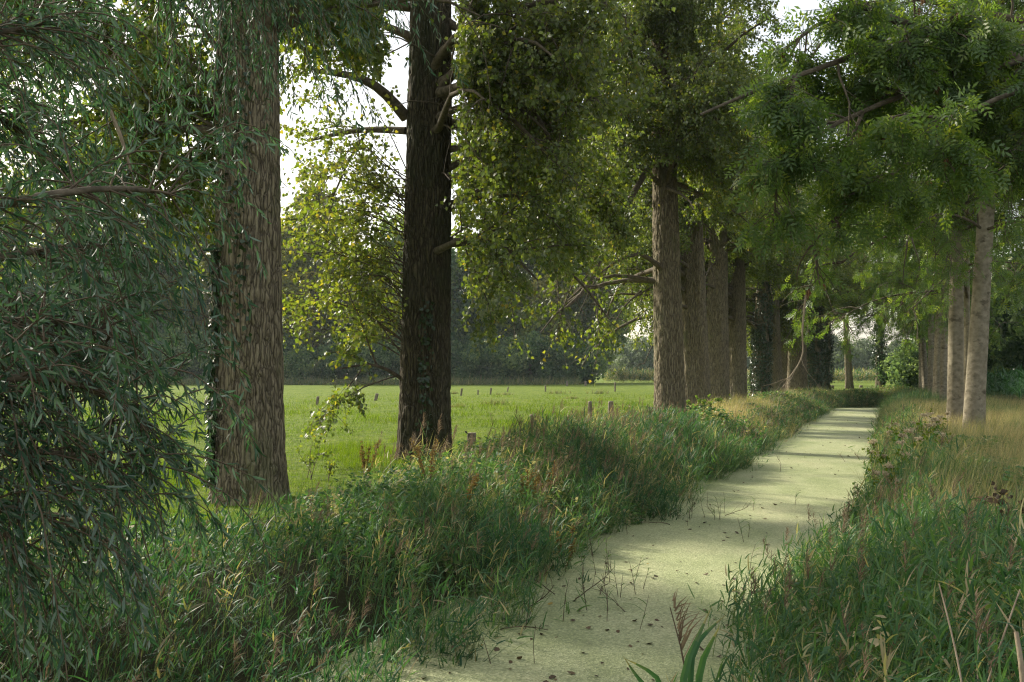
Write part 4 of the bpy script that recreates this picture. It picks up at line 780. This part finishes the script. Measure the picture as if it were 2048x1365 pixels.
for j, (px_, d_, H, lab) in enumerate([(862, 12.3, .85, 'ochre seeding plant on the bank below the dark poplar'), (1092, 13.6, .9, 'ochre seeding plant among the reeds right of the dark poplar'), (1050, 13.0, .75, 'rusty seeding plant left of the ochre one among the reeds'), (925, 11.8, .7, 'rusty seeding plant in the middle of the reed bank'), (735, 13.6, .8, 'orange brown seeding plant between the two near poplars'), (1130, 11.6, .7, 'rusty seeding plant close to the duckweed edge')]): dock(gp(px_, d_), H, 480 + j, lab)
def bladeplant(name, label, cat, specs, mat, ns=5):
    """specs: way points of each blade in world space, width"""
    base = np.array(specs[0][0][0]); root = thing(name, label, cat, base)
    for wp, wd in specs:
        a = way(np.array(wp) - base, 9); d_ = np.gradient(a, axis=0); sd = nrm(np.cross(d_, np.array([.25, 1., .1]))); prof = np.array([.5, .8, 1, 1, .95, .85, .65, .35, .03])[:, None] * wd / 2
        V = np.stack([a - sd * prof, a + [0, .004, 0] * np.ones((9, 1)), a + sd * prof], 1).reshape(-1, 3); i = np.arange(27).reshape(9, 3); q = np.concatenate([np.stack([i[:-1, k_], i[:-1, k_ + 1], i[1:, k_ + 1], i[1:, k_]], -1) for k_ in (0, 1)])
        mk('leaf_blade', V, q, M[mat], root, {'rnd': np.linspace(.25, .6, 16) + .1 * math.sin(7 * wd * 1000), 'dry': np.concatenate([np.zeros(6), [.1, .6]] * 2)}, smooth=True)
    return root, base
g0 = P(1395, 745, 2.6); g0[2] = float(gz(g0[0], g0[1]))
rt, b_ = bladeplant('reed_plant', 'large reed with broad blades and a brown plume close to the camera', 'reed', [([g0, P(1352, 1372, 2.6), P(1380, 1310, 2.6), P(1424, 1212, 2.65)], .020), ([g0 + [.03, 0, .1], P(1385, 1365, 2.6), P(1410, 1310, 2.55), P(1440, 1252, 2.5)], .019), ([g0 + [.01, 0, .2], P(1365, 1330, 2.6), P(1400, 1275, 2.65), P(1452, 1230, 2.7)], .016),
    ([g0, P(1350, 1400, 2.5), P(1310, 1345, 2.5), P(1250, 1318, 2.45)], .015), ([g0, P(1320, 1400, 2.6), P(1280, 1365, 2.6), P(1246, 1312, 2.6)], .014)], 'reed')
stp = way([np.zeros(3), P(1378, 1360, 2.65) - b_, P(1366, 1310, 2.65) - b_, P(1340, 1215, 2.65) - b_], 8); v, q = tubes(stp[None], np.linspace(.0045, .0015, 8)[None], 6); mk('stem', v, q, M['twig'], rt, smooth=True)
vp = Veg(); rng = rng_(490); plumes(vp, P(1366, 1318, 2.65)[None] - b_, nrm(np.array([[-.17, 0, 1.]])), rng, .16, 28); mk('plume', np.concatenate(vp.V), np.concatenate(vp.Q), M['plume'], rt, {'rnd': np.concatenate(vp.r)})
b_ = gp(1385, 24); bladeplant('cattail', 'clump of upright dark green cattail leaves at the left water edge', 'plant', [([b_ + [rng.normal(0, .05), rng.normal(0, .05), 0], b_ + [rng.normal(0, .08), 0, .5], b_ + [rng.normal(0, .12), 0, rng.uniform(.8, 1.15)]], .03) for _ in range(9)], 'ivy')
# dead stalks in the right corner
for pts_, ra, lab in [([P(1932, 1420, 4.0), P(1918, 1330, 4.1), P(1897, 1240, 4.2), P(1878, 1168, 4.3)], .0045, 'long thin straw stalk slanting over the reeds in the lower right'), ([P(2050, 1420, 3.4), P(2046, 1360, 3.4), P(2040, 1310, 3.42), P(2032, 1264, 3.45)], .011, 'thick pale broken stalk at the lower right edge'), ([P(1965, 1400, 4.2), P(1990, 1320, 4.3), P(2020, 1235, 4.4), P(2040, 1180, 4.5)], .005, 'brown dead stalk leaning right beside the thick pale one'), ([P(1960, 1400, 4.4), P(1950, 1320, 4.5), P(1962, 1260, 4.6), P(1980, 1220, 4.7)], .0035, 'thin green brown stalk between the straw stalk and the leaning one')]:
    a = way(np.array(pts_) - pts_[0], 8); v, q = tubes(a[None], np.linspace(ra, ra * .7, 8)[None], 7); o_ = mk('dead_stalk', v, q, M['deadwood'], None, smooth=True); o_.location = pts_[0]; tag(o_, lab, 'stalk', 'dead stalks among the near reeds')
# rush tufts on the meadow
for j, (px_, d_, sz, lab) in enumerate([(992, 50, 1.0, 'brown rush tuft in the middle of the meadow'), (918, 47, .7, 'small brown rush tuft beside the dark poplar'), (1145, 62, .6, 'small dark rush tuft left of the stout poplar'), (1008, 74, .8, 'dark rush tuft before the far posts'), (905, 76, .7, 'dark rush tuft next to the dark poplar far off'), (1115, 78, 1.2, 'long dark rush tuft in the bright meadow strip'), (1200, 76, 1.4, 'widest dark rush tuft near the stout poplar'), (690, 66, .6, 'faint rush tuft between the near poplars')]):
    vr = Veg(); rng = rng_(520 + j); n_ = 14; tufts(vr, rng.normal(0, 1, (n_, 3)) * [.34 * sz, .22, 0], np.full(n_, .36 * sz), rng, 18, .02, .2, .45, .3, 50); o_ = tag(mk('rush_tuft', np.concatenate(vr.V), np.concatenate(vr.Q), M['reed'], None, {'rnd': np.concatenate(vr.r), 'dry': np.concatenate(vr.d)}), lab, 'grass tuft', 'rush tufts on the meadow'); o_.location = gp(px_, d_)
# withered dark plant at the right edge
leafy('withered_plant', 'withered dark brown plant in the straw grass at the right edge', 'plant', gp(2022, 8.2), .75, 7, 240, .06, 'deadleaf', 540, .25)

# ------------------------------------------------------------------ haze
hz = np.array([[-620, -60, -2.0], [620, -60, -2.0], [620, 640, -2.0], [-620, 640, -2.0], [-620, -60, 34], [620, -60, 34], [620, 640, 34], [-620, 640, 34.]])
hm, n, o = new_mat('haze'); pv = n.nodes.new('ShaderNodeVolumePrincipled'); pv.inputs['Density'].default_value = .00018; pv.inputs['Color'].default_value = (.80, .93, .95, 1); pv.inputs['Anisotropy'].default_value = .2
n.links.new(pv.outputs[0], o.inputs['Volume'])
hz_o = tag(mk('haze', hz, np.array([[0, 3, 2, 1], [4, 5, 6, 7], [0, 1, 5, 4], [1, 2, 6, 5], [2, 3, 7, 6], [3, 0, 4, 7]]), hm), 'thin pale haze in the air', 'haze', kind='stuff')
